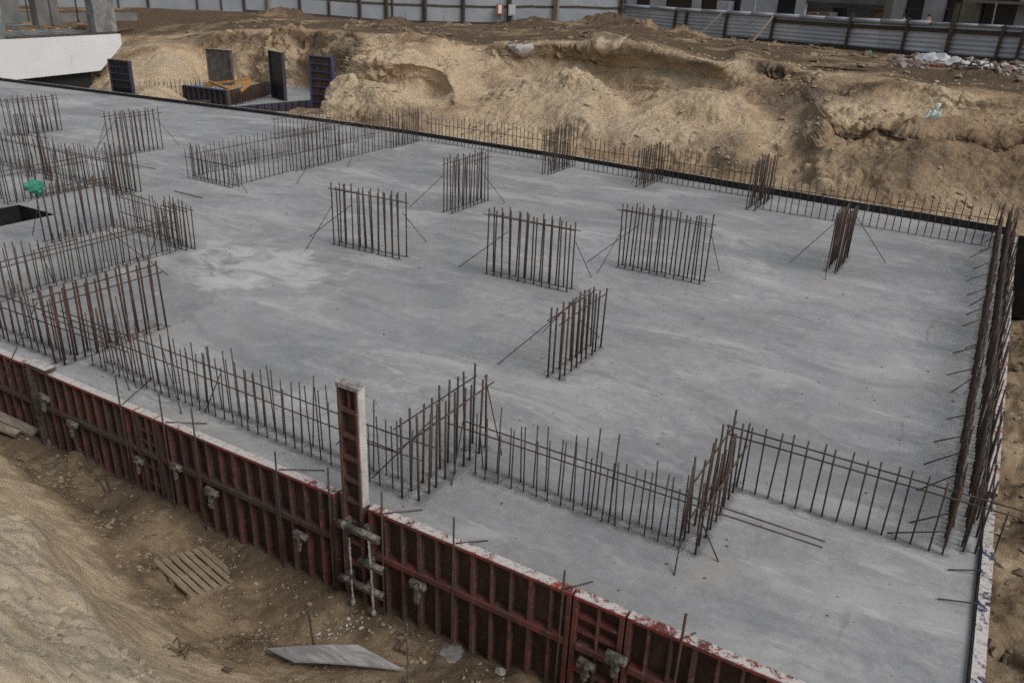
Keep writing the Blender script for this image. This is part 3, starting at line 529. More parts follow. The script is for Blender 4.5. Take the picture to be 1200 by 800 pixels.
# long rows along the front
RC = 'rebar row'
cage('long front rebar row from the tall reddish cage to the upright panel', [(-12.3, 7.3, -6.35, 7.18, 34, 1.02), (-12.2, 7.5, -6.3, 7.4, 32, .98)], [(0, .62, 1.3, .6), (1, .66, 1.2, .2)], ((152, 445+12, 0, .1, .8), (213, 485, 0, .33, .85), (240, 483, 1, .5, .7), (395, 520, 1, .95, .7)), r=.0095, jit=.16, cat=RC, group=G_ROW, name='rebar_row', tilt=.02)
cage('rebar row in the front left corner, left of the tall red bars', [(-16.4, 7.05, -12.9, 7.1, 18, 1.1), (-16.3, 7.3, -13, 7.35, 17, 1.0)], [(0, .66, .2, 1.9), (1, .68, .2, 1.5)], ((5, 440, 0, .9, 1.0),), r=.012, jit=.16, cat=RC, group=G_ROW, name='rebar_row', tilt=.02)
cage('tall reddish rebar wall cage standing across the slab near the front left edge', [(-12.9, 6.98, -12.9, 9.05, 11, 1.36), (-12.7, 7.02, -12.7, 9.08, 11, 1.34)], [(0, 1.18), (1, 1.1)], ((160, 455, 1, .55, .9),), r=.018, cat='rebar cage', group='tall rebar cages of the front wall', mat='red_rebar')
cage('tall rebar wall cage directly behind the red upright formwork panel', [(-5.58, 7.1, -5.58, 8.75, 9, 1.24), (-5.36, 7.15, -5.36, 8.78, 9, 1.22)], [(0, 1.08), (1, 1.0), (0, .75)], ((588, 505+28, 1, .95, 1.2), (529, 569, 0, .85, .5), (436, 560, 0, .5, .9)), r=.016, cat='rebar cage', group='tall rebar cages of the front wall')
cage('short run of thin rebar just right of the upright formwork panel', [(-6.18, 7.15, -5.65, 7.2, 4, .98), (-6.1, 7.42, -5.7, 7.42, 3, .95)], [(0, .62, .3, .3), (1, .66, .1, .5)], (), r=.0095, jit=.12, cat=RC, group=G_ROW, name='rebar_row')
cage('middle rebar row with two long loose tie bars running out over the slab', [(-5.1, 8.08, -2.25, 8.1, 16, .88), (-5.04, 8.28, -2.2, 8.26, 16, .9)], [(0, .66, .5, 1.65), (1, .64, .4, 1.6)], ((566, 548, 0, .02, .8),), r=.0095, jit=.13, cat=RC, group=G_ROW, name='rebar_row', tilt=.02)
for x in (-3.35, -3.1):
    bar('vertical_bar', (x, 8.1, -.02), (x+.03, 8.1, 1.3), .0105, bpy.data.objects['rebar_row.003'] if 'rebar_row.003' in bpy.data.objects else bpy.data.objects['rebar_row'])
    bpy.context.view_layer.objects.active = None
cage('rebar cross cage between the middle and the right front rows', [(-2.15, 8.1, -2.15, 9.82, 10, 1.06), (-1.96, 8.12, -1.96, 9.84, 10, 1.04)], [(0, .9), (1, .62), (0, .35, .05, -.6)], ((790, 674, 0, 0, .35), (842, 658, 1, .05, .4)), r=.014, jit=.09, cat='rebar cage', group='tall rebar cages of the front wall', tilt=.02)
cage('single file rebar row from the cross cage to the right slab edge', [(-1.87, 9.78, .62, 9.79, 15, 1.0)], [(0, .9, .35, .95), (0, .80, .3, .8)], ((1040, 624, 0, 1., .35),), r=.0115, jit=.05, cat=RC, group=G_ROW, name='rebar_row', tilt=.012)
# right edge: dense double file
for y0, y1, n, lab in ((9.95, 13.3, 31, 'dense rebar rows along the right slab edge, stretch nearest the camera'), (13.4, 16.8, 31, 'dense rebar rows along the right slab edge, second stretch from the camera'), (16.9, 20.3, 31, 'dense rebar rows along the right slab edge, middle stretch'), (20.4, 23.8, 31, 'dense rebar rows along the right slab edge, stretch before the far corner'), (23.9, 27.2, 29, 'dense rebar rows along the right slab edge, stretch ending at the far corner')):
    bs = []
    t = cage(lab, [(.62, y0, .62, y1, n, .9), (.82, y0+.05, .82, y1, n-2, .92), (.95, y0+.1, .97, y1-.1, 9, .95)], [(0, .4), (0, .85), (1, .5), (1, .9), (2, .7)], (), r=.0125, jit=.11, cat=RC, group='rebar rows along the right slab edge', name='rebar_row', tilt=.016)
    yy = y0+.3
    while yy < y1:
        L = random.uniform(.2, .5); bar('brace', (.62-L, yy+random.uniform(-.1, .1), 0.01), (.64, yy+random.uniform(-.05, .3), random.uniform(.15, .45)), .0095, t); yy += random.uniform(.6, 1.4)
# far edge rows
for x0, x1, y, n, lab in ((-5.8, .5, 25.8, 24, 'thin rebar row before the far edge at the right corner'), (-12.9, -6.3, 27.55, 27, 'thin rebar row at the far edge between the dense brown and the tall edge cages'), (-20.6, -13.9, 28.35, 28, 'thin rebar row at the far edge left of the tall edge cage')):
    cage(lab, [(x0, y, x1, y-(.1 if x0 > -6 else .3), int(n*1.3), 1.12)], [(0, .75)], (), r=.0135, jit=.14, cat=RC, group='thin rebar rows along the far slab edge', name='rebar_row', tilt=.015)
# stair core in the middle distance
cage('end wall of the far rebar enclosure, across its near end', [(-22.4, 17.62, -20.3, 17.55, 12, 1.0), (-22.4, 17.85, -20.3, 17.8, 11, .98)], [(0, .68), (1, .6)], ((290, 226, 0, 1, .6),), r=.0115, jit=.09, cat=RC, group='rebar rows of the far enclosure', name='rebar_row')
cage('near long wall of the far rebar enclosure with a taller middle part', [(-20.5, 17.9, -20.7, 20.5, 13, .98), (-20.72, 20.6, -20.8, 22.9, 12, 1.42), (-20.5, 20.6, -20.6, 22.9, 12, 1.4), (-20.8, 23.1, -20.9, 25.9, 14, 1.0), (-20.9, 26, -21, 28.2, 12, 1.42), (-20.7, 26, -20.8, 28.2, 12, 1.4)], [(0, .7), (1, 1.15), (2, .6), (3, .66), (4, 1.1)], ((347, 216, 2, .7, 1.0), (408, 196, 3, .4, .7)), r=.014, jit=.08, cat=RC, group='rebar rows of the far enclosure', name='rebar_row')
cage('rear long wall of the far rebar enclosure', [(-22.5, 17.9, -22.8, 24.6, 34, 1.0), (-22.7, 24.7, -22.9, 27.6, 12, 1.05)], [(0, .72), (1, .74)], ((300, 190, 0, .4, .6),), r=.0115, jit=.09, cat=RC, group='rebar rows of the far enclosure', name='rebar_row')
cage('short rebar row by the far edge above the rebar enclosure', [(-25.4, 24.4, -25.6, 27.9, 16, 1.0)], [(0, .2), (0, .8)], (), r=.0115, jit=.08, cat=RC, group='rebar rows of the far enclosure', name='rebar_row')
# lift cores at the left
cage('rusty rebar cage with the green bag on it, beside the dark opening', [(-19.45, 10.9, -19.45, 12.75, 11, 1.4), (-19.2, 10.92, -19.2, 12.8, 11, 1.36)], [(0, 1.25), (1, 1.2), (0, 1.1)], ((38, 276, 0, 0, .9),), r=.017, cat='rebar cage', group='tall rebar cages of the lift cores', mat='rust_rebar')
cage('low rebar row running from the green bag cage towards the corner cage', [(-19.0, 12.78, -16.9, 12.62, 12, .95), (-18.9, 13.0, -16.9, 12.85, 11, .93)], [(0, .8), (1, .85, .1, -1.2), (0, .4)], ((177, 294, 0, .9, .7),), r=.0115, jit=.1, cat=RC, group='rebar rows of the lift cores', name='rebar_row')
cage('rebar row with paired tie bars leading away from the front left corner', [(-16.6, 7.8, -16.6, 12.2, 27, 1.0), (-16.38, 7.85, -16.38, 12.25, 26, .98)], [(0, .72), (1, .66), (0, .78, -1.3, -2.2)], ((64, 346-14, 0, .3, .9), (197, 322, 1, .62, .9)), r=.0115, jit=.12, cat=RC, group='rebar rows of the lift cores', name='rebar_row', tilt=.02)
cage('small corner rebar cage with crossing top bars at the end of the paired row', [(-16.8, 12.45, -16.2, 12.42, 5, 1.18), (-16.75, 12.65, -16.15, 12.62, 5, 1.1)], [(0, 1.0, .15, .25), (1, .95, .2, .1)], (), r=.014, jit=.1, cat='rebar cage', group='tall rebar cages of the lift cores')
cage('wide rebar row behind the dark opening, with one long sloping tie bar', [(-30, 15.0, -22.3, 15.2, 34, 1.15), (-29.8, 15.3, -22.2, 15.45, 30, 1.1)], [(0, .85, .1, .9), (1, .8, .1, 1.1)], ((), )[:0], r=.0115, jit=.12, cat=RC, group='rebar rows of the lift cores', name='rebar_row', tilt=.02)
cage('rebar row at the far side of the dark opening', [(-23.6, 12.3, -23.7, 14.8, 13, 1.2), (-23.4, 12.3, -23.5, 14.8, 12, 1.15)], [(0, .9), (1, .8)], (), r=.0135, jit=.12, cat=RC, group='rebar rows of the lift cores', name='rebar_row', tilt=.02)
cage('tall pair of bar bundles sticking up above the lift core rows', [(-26.3, 14.6, -26.0, 14.65, 4, 1.95), (-25.5, 14.7, -25.2, 14.7, 4, 2.0)], [(0, 1.3, .2, .9)], (), r=.016, cat='rebar cage', group='tall rebar cages of the lift cores')
cage('rebar end bundle closing the wide row behind the dark opening', [(-22.2, 14.7, -22.2, 15.5, 6, 1.5), (-22.0, 14.7, -22.0, 15.5, 6, 1.45)], [(0, 1.1)], (), r=.016, cat='rebar cage', group='tall rebar cages of the lift cores')
cage('leftmost rebar row at the photo edge above the dark opening', [(-27.5, 12.2, -24.2, 12.3, 17, 1.2), (-27.3, 12.5, -24.2, 12.55, 15, 1.1)], [(0, .95), (1, .7)], (), r=.0135, jit=.14, cat=RC, group='rebar rows of the lift cores', name='rebar_row', tilt=.025)
# green bag draped on the cage
m = MB(); c = PX(41, 217, -19.45); m.blob((c[0], c[1]-.02, c[2]-.02), .18, 4, .45, (.7, 1.1, .85), 1.7); m.blob((c[0]+.06, c[1]+.06, c[2]-.13), .115, 4, .5, (.7, .9, 1.1), 2.); from mathutils import noise as mn; [setattr(v, 'co', v.co*1+v.co.__class__((1, 1, .6))*(-.05*abs(mn.noise(v.co*9)))) for v in m.bm.verts]; m.solo('plastic_bag', 'green_bag', 'crumpled bright green plastic bag hung over rusty rebar', 'bag', smooth=True)
# loose bars on the slab
for i, (a, b, lab) in enumerate((((205, 224), (238, 232), 'thin loose rod lying on the slab behind the corner rebar cage'), )):
    A, B = P(*a, .02), P(*b, .02); MB().rod(A, B, .012).solo('loose_rod', 'rust_rebar', lab, 'steel rod', 'loose rods lying on the slab')
# rough strips where the bars come out of the slab, with painted contact shade
k = NT('rough_shade_strip'); e_ = attr(k, 'edge'); n = k.noise(5, 6, .7, .4); f = k.ramp(k.math('ADD', e_, k.math('MULTIPLY', k.math('SUBTRACT', n, .5), 1.1)), .42, .75)
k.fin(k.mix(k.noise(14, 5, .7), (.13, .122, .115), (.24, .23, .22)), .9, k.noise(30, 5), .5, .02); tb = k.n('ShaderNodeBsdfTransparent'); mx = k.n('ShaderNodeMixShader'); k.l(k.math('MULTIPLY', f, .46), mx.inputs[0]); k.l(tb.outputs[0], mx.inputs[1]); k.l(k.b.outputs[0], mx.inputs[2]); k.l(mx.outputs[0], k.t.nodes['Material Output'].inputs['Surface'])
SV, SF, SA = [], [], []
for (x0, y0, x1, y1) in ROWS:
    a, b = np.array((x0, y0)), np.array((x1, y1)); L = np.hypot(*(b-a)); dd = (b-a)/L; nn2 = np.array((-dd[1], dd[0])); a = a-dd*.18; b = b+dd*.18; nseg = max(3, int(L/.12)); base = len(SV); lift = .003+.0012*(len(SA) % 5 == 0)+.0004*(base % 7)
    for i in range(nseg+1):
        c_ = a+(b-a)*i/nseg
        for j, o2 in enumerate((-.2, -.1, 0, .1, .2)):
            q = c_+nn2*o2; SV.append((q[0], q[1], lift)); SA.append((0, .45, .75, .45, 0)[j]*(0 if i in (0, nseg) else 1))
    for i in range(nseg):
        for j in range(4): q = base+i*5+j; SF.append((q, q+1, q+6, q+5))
tag(raw_mesh('rough_shade_strips', SV, SF, 'rough_shade_strip', True, {'edge': SA}), kind='structure')
# ------------------------------------------------------------------ front formwork
YF, YB = 6.60, 6.735
def fpanel(label, x0, x1, zb=-2.0, zt=.06, mid=(-.64,), lean=0, ribs=.262, red='red_formwork_paint', top_h=.05, steps=()):
    t = thing('steel_formwork', label, 'formwork panel', ((x0+x1)/2, YB, zb), 'red formwork panels along the front slab edge')
    MB().box((x0+.01, YB-.02, zb), (x1-.01, YB-.002, zt-.012)).build('face_sheet', 'stained_plywood', t)
    m = MB(); m.box((x0+.006, YF, zt-top_h), (x1-.006, YB, zt), bev=.006); m.build('top_rail', 'red_formwork_top', t)
    MB().box((x0+.006, YF, zb), (x1-.006, YB-.022, zb+.06)).build('bottom_rail', red, t)
    for z in mid: MB().box((x0+.075, YF-.012, z-.045), (x1-.075, YB-.022, z+.045), bev=.008).build('middle_rail', red, t)
    for x in (x0+.036, x1-.036): MB().box((x-.03, YF+.001, zb+.061), (x+.03, YB-.022, zt-top_h-.001), bev=.005).build('side_rail', red, t)
    n = max(1, round((x1-x0)/ribs))
    for i in range(1, n):
        x = x0+(x1-x0)*i/n; w = .016 if i % 3 else .028
        MB().box((x-w, YF+.012, zb+.061), (x+w, YB-.022, zt-top_h-.001), bev=.004).build('rib', 'faded_red_formwork', t)
    for z in steps: MB().box((x0+.067, YF+.02, z-.022), (x1-.067, YB-.022, z+.022)).build('cross_rib', red, t)
    return t
fpanel('dark red formwork panel at the left photo edge', -19.4, -16.2)
fpanel('dark red formwork panel between the left photo edge and the first raised joint', -16.18, -12.95, zt=.08)
fpanel('brownish red formwork panel just right of the first raised joint', -12.85, -10.32)
fpanel('narrow filler formwork panel with short cross ribs, left of centre', -10.31, -9.86, steps=(-.25, -.45, -.9, -1.2, -1.5), ribs=.3)
fpanel('wide rust brown formwork panel left of the upright panel', -9.85, -6.32)
fpanel('red formwork panel with splashed top just right of the upright panel', -5.76, -2.86, red='red_formwork_bright')
fpanel('narrow red filler formwork panel with cross ribs, near the bottom of the photo', -2.85, -2.22, steps=(-.22, -.42, -1., -1.3), ribs=.31, red='red_formwork_bright')
fpanel('bright red topped formwork panel at the bottom photo edge', -2.21, 1.1, red='red_formwork_bright')
# raised joint timber
MB().box((-13.0, 6.55, .085), (-12.45, 6.745, .16), .012).solo('timber_block', 'splashed_timber', 'splashed timber block on top of the first formwork joint', 'timber')
MB().box((-12.935, 6.5, -1.9), (-12.865, 6.7, .08), .01).solo('timber_post', 'dark_timber', 'dark timber post filling the first formwork joint', 'timber')
# upright narrow panel
t = thing('upright_formwork', 'narrow upright formwork panel with ladder ribs and white splashed side, rising above the wall', 'formwork panel', (-6.04, 6.65, -1.95))
zb, zt = -1.95, 1.72
MB().box((-6.17, 6.70, zb), (-5.89, 6.72, zt-.06)).build('face_sheet', 'stained_plywood', t)
MB().box((-6.185, 6.61, zb), (-6.145, 6.73, zt-.05), bev=.005).build('side_rail', 'faded_red_formwork', t)
MB().box((-5.905, 6.61, zb), (-5.865, 6.73, zt-.05), bev=.005).build('side_rail', 'faded_red_formwork', t)
MB().box((-5.863, 6.618, .02), (-5.845, 6.735, zt-.02), .003).build('splashed_side', 'pale_crust', t, label='white concrete splashed side')
MB().box((-6.19, 6.60, zt-.048), (-5.845, 6.745, zt), .004).build('top_rail', 'concrete_splash', t)
MB().box((-6.035, 6.64, zt-.34), (-6.01, 6.699, zt-.05)).build('rib', 'faded_red_formwork', t)
for i, z in enumerate((1.36, 1.0, .68, .36, .04, -.28, -.6, -.95, -1.3, -1.65)): MB().box((-6.144, 6.625, z-.03), (-5.906, 6.699, z+.03), bev=.006).build('cross_rib', 'faded_red_formwork', t)
# couplers on the upright panel
for i, (a, b, lab) in enumerate((((396, 611), (444, 632), 'thick splashed coupling bar across the foot of the upright panel, topmost of three'), ((421, 655), (449, 668), 'short splashed coupling bar below the topmost one'), ((399, 674), (449, 692), 'lowest splashed coupling bar on the upright panel'))):
    A, B = Vector(PY(*a, 6.50)), Vector(PY(*b, 6.50)); B.z = A.z; t = thing('coupling_bar', lab, 'coupling bar', (A+B)/2, 'splashed coupling bars at the upright panel')
    MB().rod(A, B, .042, 10).rod(A-Vector((0, 0, .055)), B-Vector((0, 0, .055)), .026, 8).build('tube', 'clamp_steel', t, True)
    for f in ((.15, .62) if i != 1 else (.35,)):
        q = A.lerp(B, f); MB().blob(q, .06, 2, .5, (1.1, .8, .9)).box(q+Vector((-.03, .03, -.07)), q+Vector((.05, .11, .07)), .01).build('clamp_jaw', 'clamp_steel', t)
m_i = 0
for (a, b, lab) in (((409, 630), (412, 672), 'white concrete drip hanging from the topmost coupling bar, longer of two'), ((432, 634), (433, 660), 'white concrete drip hanging from the topmost coupling bar, shorter of two'), ((412, 680), (411, 703), 'white concrete drip ending in a lump below the lowest coupling bar'), ((435, 668), (438, 718), 'knobbly white concrete drip reaching nearly to the sand')):
    A, B = Vector(PY(*a, 6.46)), Vector(PY(*b, 6.46)); B.x = A.x+.01; m = MB(); n = 7
    for i in range(n):
        q0, q1 = A.lerp(B, i/n), A.lerp(B, (i+1)/n); m.rod(q0+Vector((random.uniform(-.006, .006), 0, 0)), q1, random.uniform(.009, .02), 7, random.uniform(.008, .02))
    if 'lump' in lab or 'knobbly' in lab: m.blob(B, .045, 2, .5, (.8, .8, 1.1))
    m.solo('concrete_drip', 'white_bag' if False else 'concrete_splash', lab, 'concrete drip', 'hardened concrete drips at the upright panel')
# clamps on the middle rail
def clamp(px, py, lab, s=1.):
    q = Vector(PY(px, py, 6.53)); t = thing('formwork_clamp', lab, 'clamp', q, 'splashed clamps on the front formwork rail'); tl = Matrix.Rotation(random.uniform(-.2, .2), 3, 'Y')
    m = MB()
    m.obox(q+Vector((0, -.005, .01)), (.21*s, .07, .085*s), tl, .012, .008).blob(q+Vector((.05, -.03, .03)), .052*s, 2, .7, (1.3, .7, .8)).blob(q+Vector((-.07, -.02, -.02)), .045*s, 2, .7, (1, .8, 1)); m.build('jaw', 'clamp_steel', t)
    MB().obox(q+Vector((.01, -.045, -.09*s)), (.055*s, .04, .24*s), Matrix.Rotation(random.uniform(-.12, .12), 3, 'Y'), .01, .008).blob(q+Vector((0, -.04, -.17*s)), .038*s, 2, .7, (1, .8, 1.5)).blob(q+Vector((.03, -.05, -.09)), .035*s, 2, .7).build('wedge', 'clamp_steel', t)
clamp(52, 466, 'splashed clamp beside the first raised joint, near the left photo edge', 1.1); clamp(85, 497, 'dusty clamp on the rail right of the first raised joint')
clamp(163, 540, 'clamp on the rail midway between the raised joint and the filler panel', .9); clamp(248, 577, 'pale clamp on the rail right of the filler panel', 1.1)
clamp(352, 628, 'clamp on the rail left of the upright panel'); clamp(490, 686, 'splashed clamp on the rail right of the upright panel', 1.1)
clamp(687, 778, 'clamp on the rail beside the narrow red filler panel', 1.0); clamp(722, 771, 'stubby clamp bar across the narrow red filler panel', 1.1); clamp(207, 547, 'clamp on the narrow left filler panel', .9)
# stakes with tie wires in front of the formwork
for i, (bx, by, tx, ty, wx, wy, lab) in enumerate(((132, 475, 135, 440, 180, 441, 'thin steel stake rising above the formwork top, left of the pair by the filler panel'), (190, 500, 186, 461, 243, 496, 'steel stake above the filler panel, left of two close stakes'), (229, 520, 224, 478, 0, 0, 'steel stake just right of the filler panel'), (330, 560, 322, 529, 381, 551, 'rusty steel stake left of the upright panel, with a rod bent onto the slab'), (388, 590, 384, 548, 403, 574, 'steel stake nearest the left of the upright panel'), (449, 605, 447, 576, 495, 597, 'short steel stake right behind the upright panel'), (531, 640, 532, 606, 572, 633, 'dark steel stake right of the upright panel, pointing above the wall'), (662, 690, 662, 668, 695, 681, 'tall steel stake down the face of the bright red topped panel wall'), (800, 745, 804, 719, 815, 741, 'thick short steel stake over the wall at the bottom photo edge'))):
    T = PY(tx, ty, 6.57); t = thing('formwork_stake', lab, 'steel stake', (T[0], 6.57, -1.9), 'steel stakes along the front formwork')
    bar('stake_rod', (T[0]-.02, 6.565, -1.9), (T[0], 6.57, T[2]), .0125 if i != 8 else .016, t)
    if wx:
        g = P(wx, wy, .01); bar('anchor_rod', (T[0], 6.61, .085), (g[0], g[1], .012), .008, t)
# ------------------------------------------------------------------ far and right edge boards
G_EDGE = 'black edge boards along the far slab edge'
ex = [-60, -49.8, -44.5, -39.1, -34.5, -30, -26, -22.2, -18, -14, -10.5, -6.7, -3., .93]; labs = ['beyond the left photo edge', 'at the far left corner', 'below the white wall', 'below the dark blue upright panel', 'below the low blue box', 'below the dark grey upright panel', 'below the black upright panel', 'below the foot of the sand pile', 'behind the tall end of the rebar enclosure', 'left of the tall far edge cage', 'behind the low far edge cage', 'behind the dense brown far edge cage', 'meeting the far right slab corner']
for a, b, l in zip(ex, ex[1:], labs):
    ya, yb = float(yfar(a)), float(yfar(b)); h = .22 if a > -12 else .16
    t = thing('edge_board', 'black edge board '+l, 'edge board', ((a+b)/2, (ya+yb)/2, 0), G_EDGE)
    MB().prism([(a+.01, ya+.004, -.6), (b-.01, yb+.004, -.6), (b-.01, yb+.004, h), (a+.01, ya+.004, h)], (0, .03, 0)).build('board', 'black_film_ply', t)
    MB().beam((a+.01, ya+.07, h-.02), (b-.01, yb+.07, h-.02), .07, .05, .004).build('top_batten', 'splashed_timber', t)
G_R = 'splashed formwork panels along the right slab edge'
ry = [6.75, 10.2, 11.6, 14.6, 17.6, 20.8, 24.1, 27.4]; rl = ['at the bottom photo edge, thickly splashed white over blue paint', 'shortest, filling the gap by the front row end', 'beside the tall loose poles', 'behind the nearest dense rebar stretch', 'in the middle of the right edge', 'before the dark trench', 'ending at the far corner']
for i, (a, b, l) in enumerate(zip(ry, ry[1:], rl)):
    t = thing('steel_formwork', 'right edge formwork panel '+l, 'formwork panel', (1.07, (a+b)/2, -1.9), G_R); p = 'splashed_blue' if i in (0,) else 'red_formwork_top' if i in (2, 3, 5) else 'splashed_timber'
    MB().box((1.004, a+.01, -1.9), (1.022, b-.01, .05)).build('face_sheet', 'black_film_ply', t)
    zt = .055 if i != 1 else -.03
    MB().box((1.024, a+.008, zt-.05), (1.15, b-.008, zt), .004).build('top_rail', p, t)
    MB().box((1.024, a+.008, -.7), (1.14, b-.008, -.61)).build('middle_rail', p, t)
    for q in np.linspace(a+.04, b-.04, max(3, int((b-a)/.6))): MB().box((1.024, q-.025, -1.89), (1.13, q+.025, zt-.052)).build('rib', p, t)
# black formwork that goes on to the right from the far corner
t = thing('black_shutter', 'black plywood shutter continuing past the far right slab corner, pale top', 'formwork panel', (3.2, 27.5, -1.9))
MB().box((1.2, 27.44, -2.4), (5.2, 27.47, .02)).build('board', 'black_film_ply', t); MB().box((1.2, 27.44, .022), (5.2, 27.56, .07), .004).build('top_batten', 'splashed_timber', t)
# poles in the right trench
for a, b, r, lab, mt in (((1177, 785), (1182, 590), .03, 'thick grey pole leaning on the sand beside the right formwork', 'dark_timber'), ((1149, 690), (1182, 600), .011, 'thin rusty rod leaning outward from the right formwork', 'rust_rebar'), ((1141, 798), (1161, 748), .016, 'rusty stub of rod in the sand at the bottom right', 'rust_rebar'), ((1176, 470), (1186, 400), .011, 'thin rod standing outside the right formwork, farthest of the loose rods', 'rust_rebar'), ((1172, 560), (1187, 470), .011, 'thin rod standing outside the right formwork beside the middle stretch', 'rust_rebar'), ((1152, 680), (1150, 590), .013, 'dark vertical rod against the right formwork panel by the row end', 'rust_rebar')):
    A = right.hit(*a) if a[0] > 1160 else np.array([1.19, PX(*a, 1.19)[1], -1.5]); B = np.array(PX(*b, A[0]+.12))
    if a[0] in (1149, 1152): A = np.array([PX(*a, 1.17)[0], PX(*a, 1.17)[1], PX(*a, 1.17)[2]]); B = np.array(PX(*b, 1.25))
    A[2] = min(A[2], right.z(max(A[0], 1.2), A[1]) - .05) if a[0] not in (1149, 1152) else A[2]-1.3
    MB().rod(A, B, r, 8).solo('loose_pole' if r > .02 else 'loose_rod', mt, lab, 'pole' if r > .02 else 'steel rod')
for a, b, lab in (((1111, 667), (1151, 668), 'short anchor rod crossing the right formwork top, upper of two'), ((1099, 701), (1146, 707), 'short anchor rod crossing the right formwork top, lower of two')):
    A, B = P(*a, .02), P(*b, .08); MB().rod(A, B, .009).solo('anchor_rod', 'rust_rebar', lab, 'steel rod', 'anchor rods over the right formwork')
# ------------------------------------------------------------------ rear slab, blue shutters
RZ = -.75
m = MB(); e1, e2 = P(262, 127, RZ), P(376, 117, RZ); m.prism([(-47.5, 29.6, RZ), (e1[0], e1[1], RZ), (e2[0], e2[1], RZ), (-32.5, 42, RZ), (-47.5, 42, RZ)], (0, 0, -.5)); tag(m.build('rear_slab', 'slab_concrete'), kind='structure')
t = thing('edge_board', 'dark blue shutter face below the rear slab edge', 'edge board', ((e1[0]+e2[0])/2, (e1[1]+e2[1])/2, -1.9))
ed = Vector((e2[0]-e1[0], e2[1]-e1[1], 0)); en = Vector((ed.y, -ed.x, 0)).normalized(); MB().prism([Vector((e1[0], e1[1], -1.9))+en*.01, Vector((e2[0], e2[1], -1.9))+en*.01, Vector((e2[0], e2[1], RZ+.05))+en*.01, Vector((e1[0], e1[1], RZ+.05))+en*.01], en*.06).build('board', 'blue_formwork_paint', t)
for i in range(14):
    q = Vector((e1[0], e1[1], 0))+ed*((i+.5)/14)+en*.12; MB().beam((q.x, q.y, -1.9), (q.x, q.y, RZ+.04), .07, .07).build('rib', 'blue_formwork_paint', t)
def upright(label, quad_px, Y, face, ribbed, paint='blue_formwork_paint', turn=.0, dz=0):
    (xl, yt), (xr, yb) = quad_px; A = PY(xl, yb, Y); B = PY(xr, yb, Y); T = PY(xl, yt, Y); w = B[0]-A[0]; h = T[2]-A[2]+.5; z0 = A[2]-.5
    c = Vector(((A[0]+B[0])/2, Y, z0)); t = thing('upright_shutter', label, 'formwork panel', c, 'upright shutters behind the slab'); Rz = Matrix.Rotation(turn, 3, 'Z')
    def bx(a, b): 
        ctr = Vector([(a[i]+b[i])/2 for i in range(3)]); d = [abs(b[i]-a[i]) for i in range(3)]; return MB().obox(c+Rz @ ctr, d, Rz)
    bx((-w/2+.05, -.01, .03), (w/2-.05, .02, h-.03)).build('face_sheet', face, t)
    for s in (-1, 1): bx((s*w/2-.045, -.09, 0), (s*w/2+.045, .1, h-.051)).build('side_rail', paint, t)
    bx((-w/2-.045, -.09, h-.05), (w/2+.045, .1, h)).build('top_rail', 'splashed_timber' if not ribbed else paint, t)
    if ribbed:
        for i in range(1, 7): bx((-w/2+.046, -.07, h*i/7-.03), (w/2-.046, -.012, h*i/7+.03)).build('cross_rib', paint, t)
        for xx in (-w/6, w/6): bx((xx-.02, -.06, h*5/7+.031), (xx+.02, -.012, h*6/7-.031)).build('rib', paint, t)
    return t
upright('dark blue upright shutter at the foot of the sand cone, nearest the white wall', ((135, 70), (156, 112)), 28.62, 'black_film_ply', True, turn=.05)
upright('dirty grey upright shutter above the yellow beams', ((248, 57), (271, 92)), 39.5, 'grey_film_ply', False, paint='grey_film_ply', turn=.15)
upright('black faced upright shutter with blue edge, between the grey and the ribbed one', ((314, 59), (339, 106)), 37, 'black_film_ply', False, turn=-.35)
upright('blue ribbed upright shutter half buried in the sand pile', ((367, 65), (390, 116)), 34.5, 'stained_plywood', True, paint='blue_formwork_bright', turn=.1)
A = Vector(P(217, 118, RZ)); B = Vector(P(267, 124.5, RZ)); Cc = Vector(P(322, 110, RZ)); t = thing('box_shutter', 'low dark blue box shutter, long side facing the slab', 'formwork panel', (A+B)/2); zt_ = PY(217, 101, A.y)[2]
u_ = (B-A).normalized(); w_ = Vector((-u_.y, u_.x, 0)); up = Vector((0, 0, 1)); hz = zt_-RZ
MB().beam(A+up*hz/2, B+up*hz/2, .04, hz-.01).build('face_sheet', 'black_film_ply', t); MB().beam(A+up*(hz+.03)-w_*.02, B+up*(hz+.03)-w_*.02, .16, .06).build('top_rail', 'blue_formwork_bright', t)
for k_ in range(9): q = A.lerp(B, k_/8)-w_*.06; MB().beam(q, q+up*(hz-.002), .06, .08).build('rib', 'blue_formwork_paint', t)
q = B+u_*.1; MB().beam(q, q+up*(hz+.06), .12, .2).build('end_post', 'splashed_timber', t)
MB().beam(B+up*hz/2+(Cc-B).normalized()*.3, Cc+up*hz/2, .05, hz).build('side_sheet', 'stained_plywood', t, label='brown side sheet')
cage('rebar row on the rear slab before the brown side of the box shutter', [(P(276, 124, RZ)[0], P(276, 124, RZ)[1], P(333, 110, RZ)[0], P(333, 110, RZ)[1], 22, .95)], [(0, .7)], (), r=.024, cat=RC, group='rebar rows behind the slab', name='rebar_row').location.z = RZ
cage('rebar row on the rear slab at the foot of the sand cone', [(-41.8, 30.8, -39.6, 36, 26, 1.1), (-42.6, 30.9, -40.6, 36, 20, 1.1)], [(0, .8)], (), r=.015, cat=RC, group='rebar rows behind the slab', name='rebar_row').location.z = RZ
MB().beam((-41.9, 30.3, RZ+.06), (-38.6, 32.4, RZ+.25), .12, .12).solo('timber_beam', 'dark_timber', 'dark timber beam lying behind the far slab edge', 'timber')
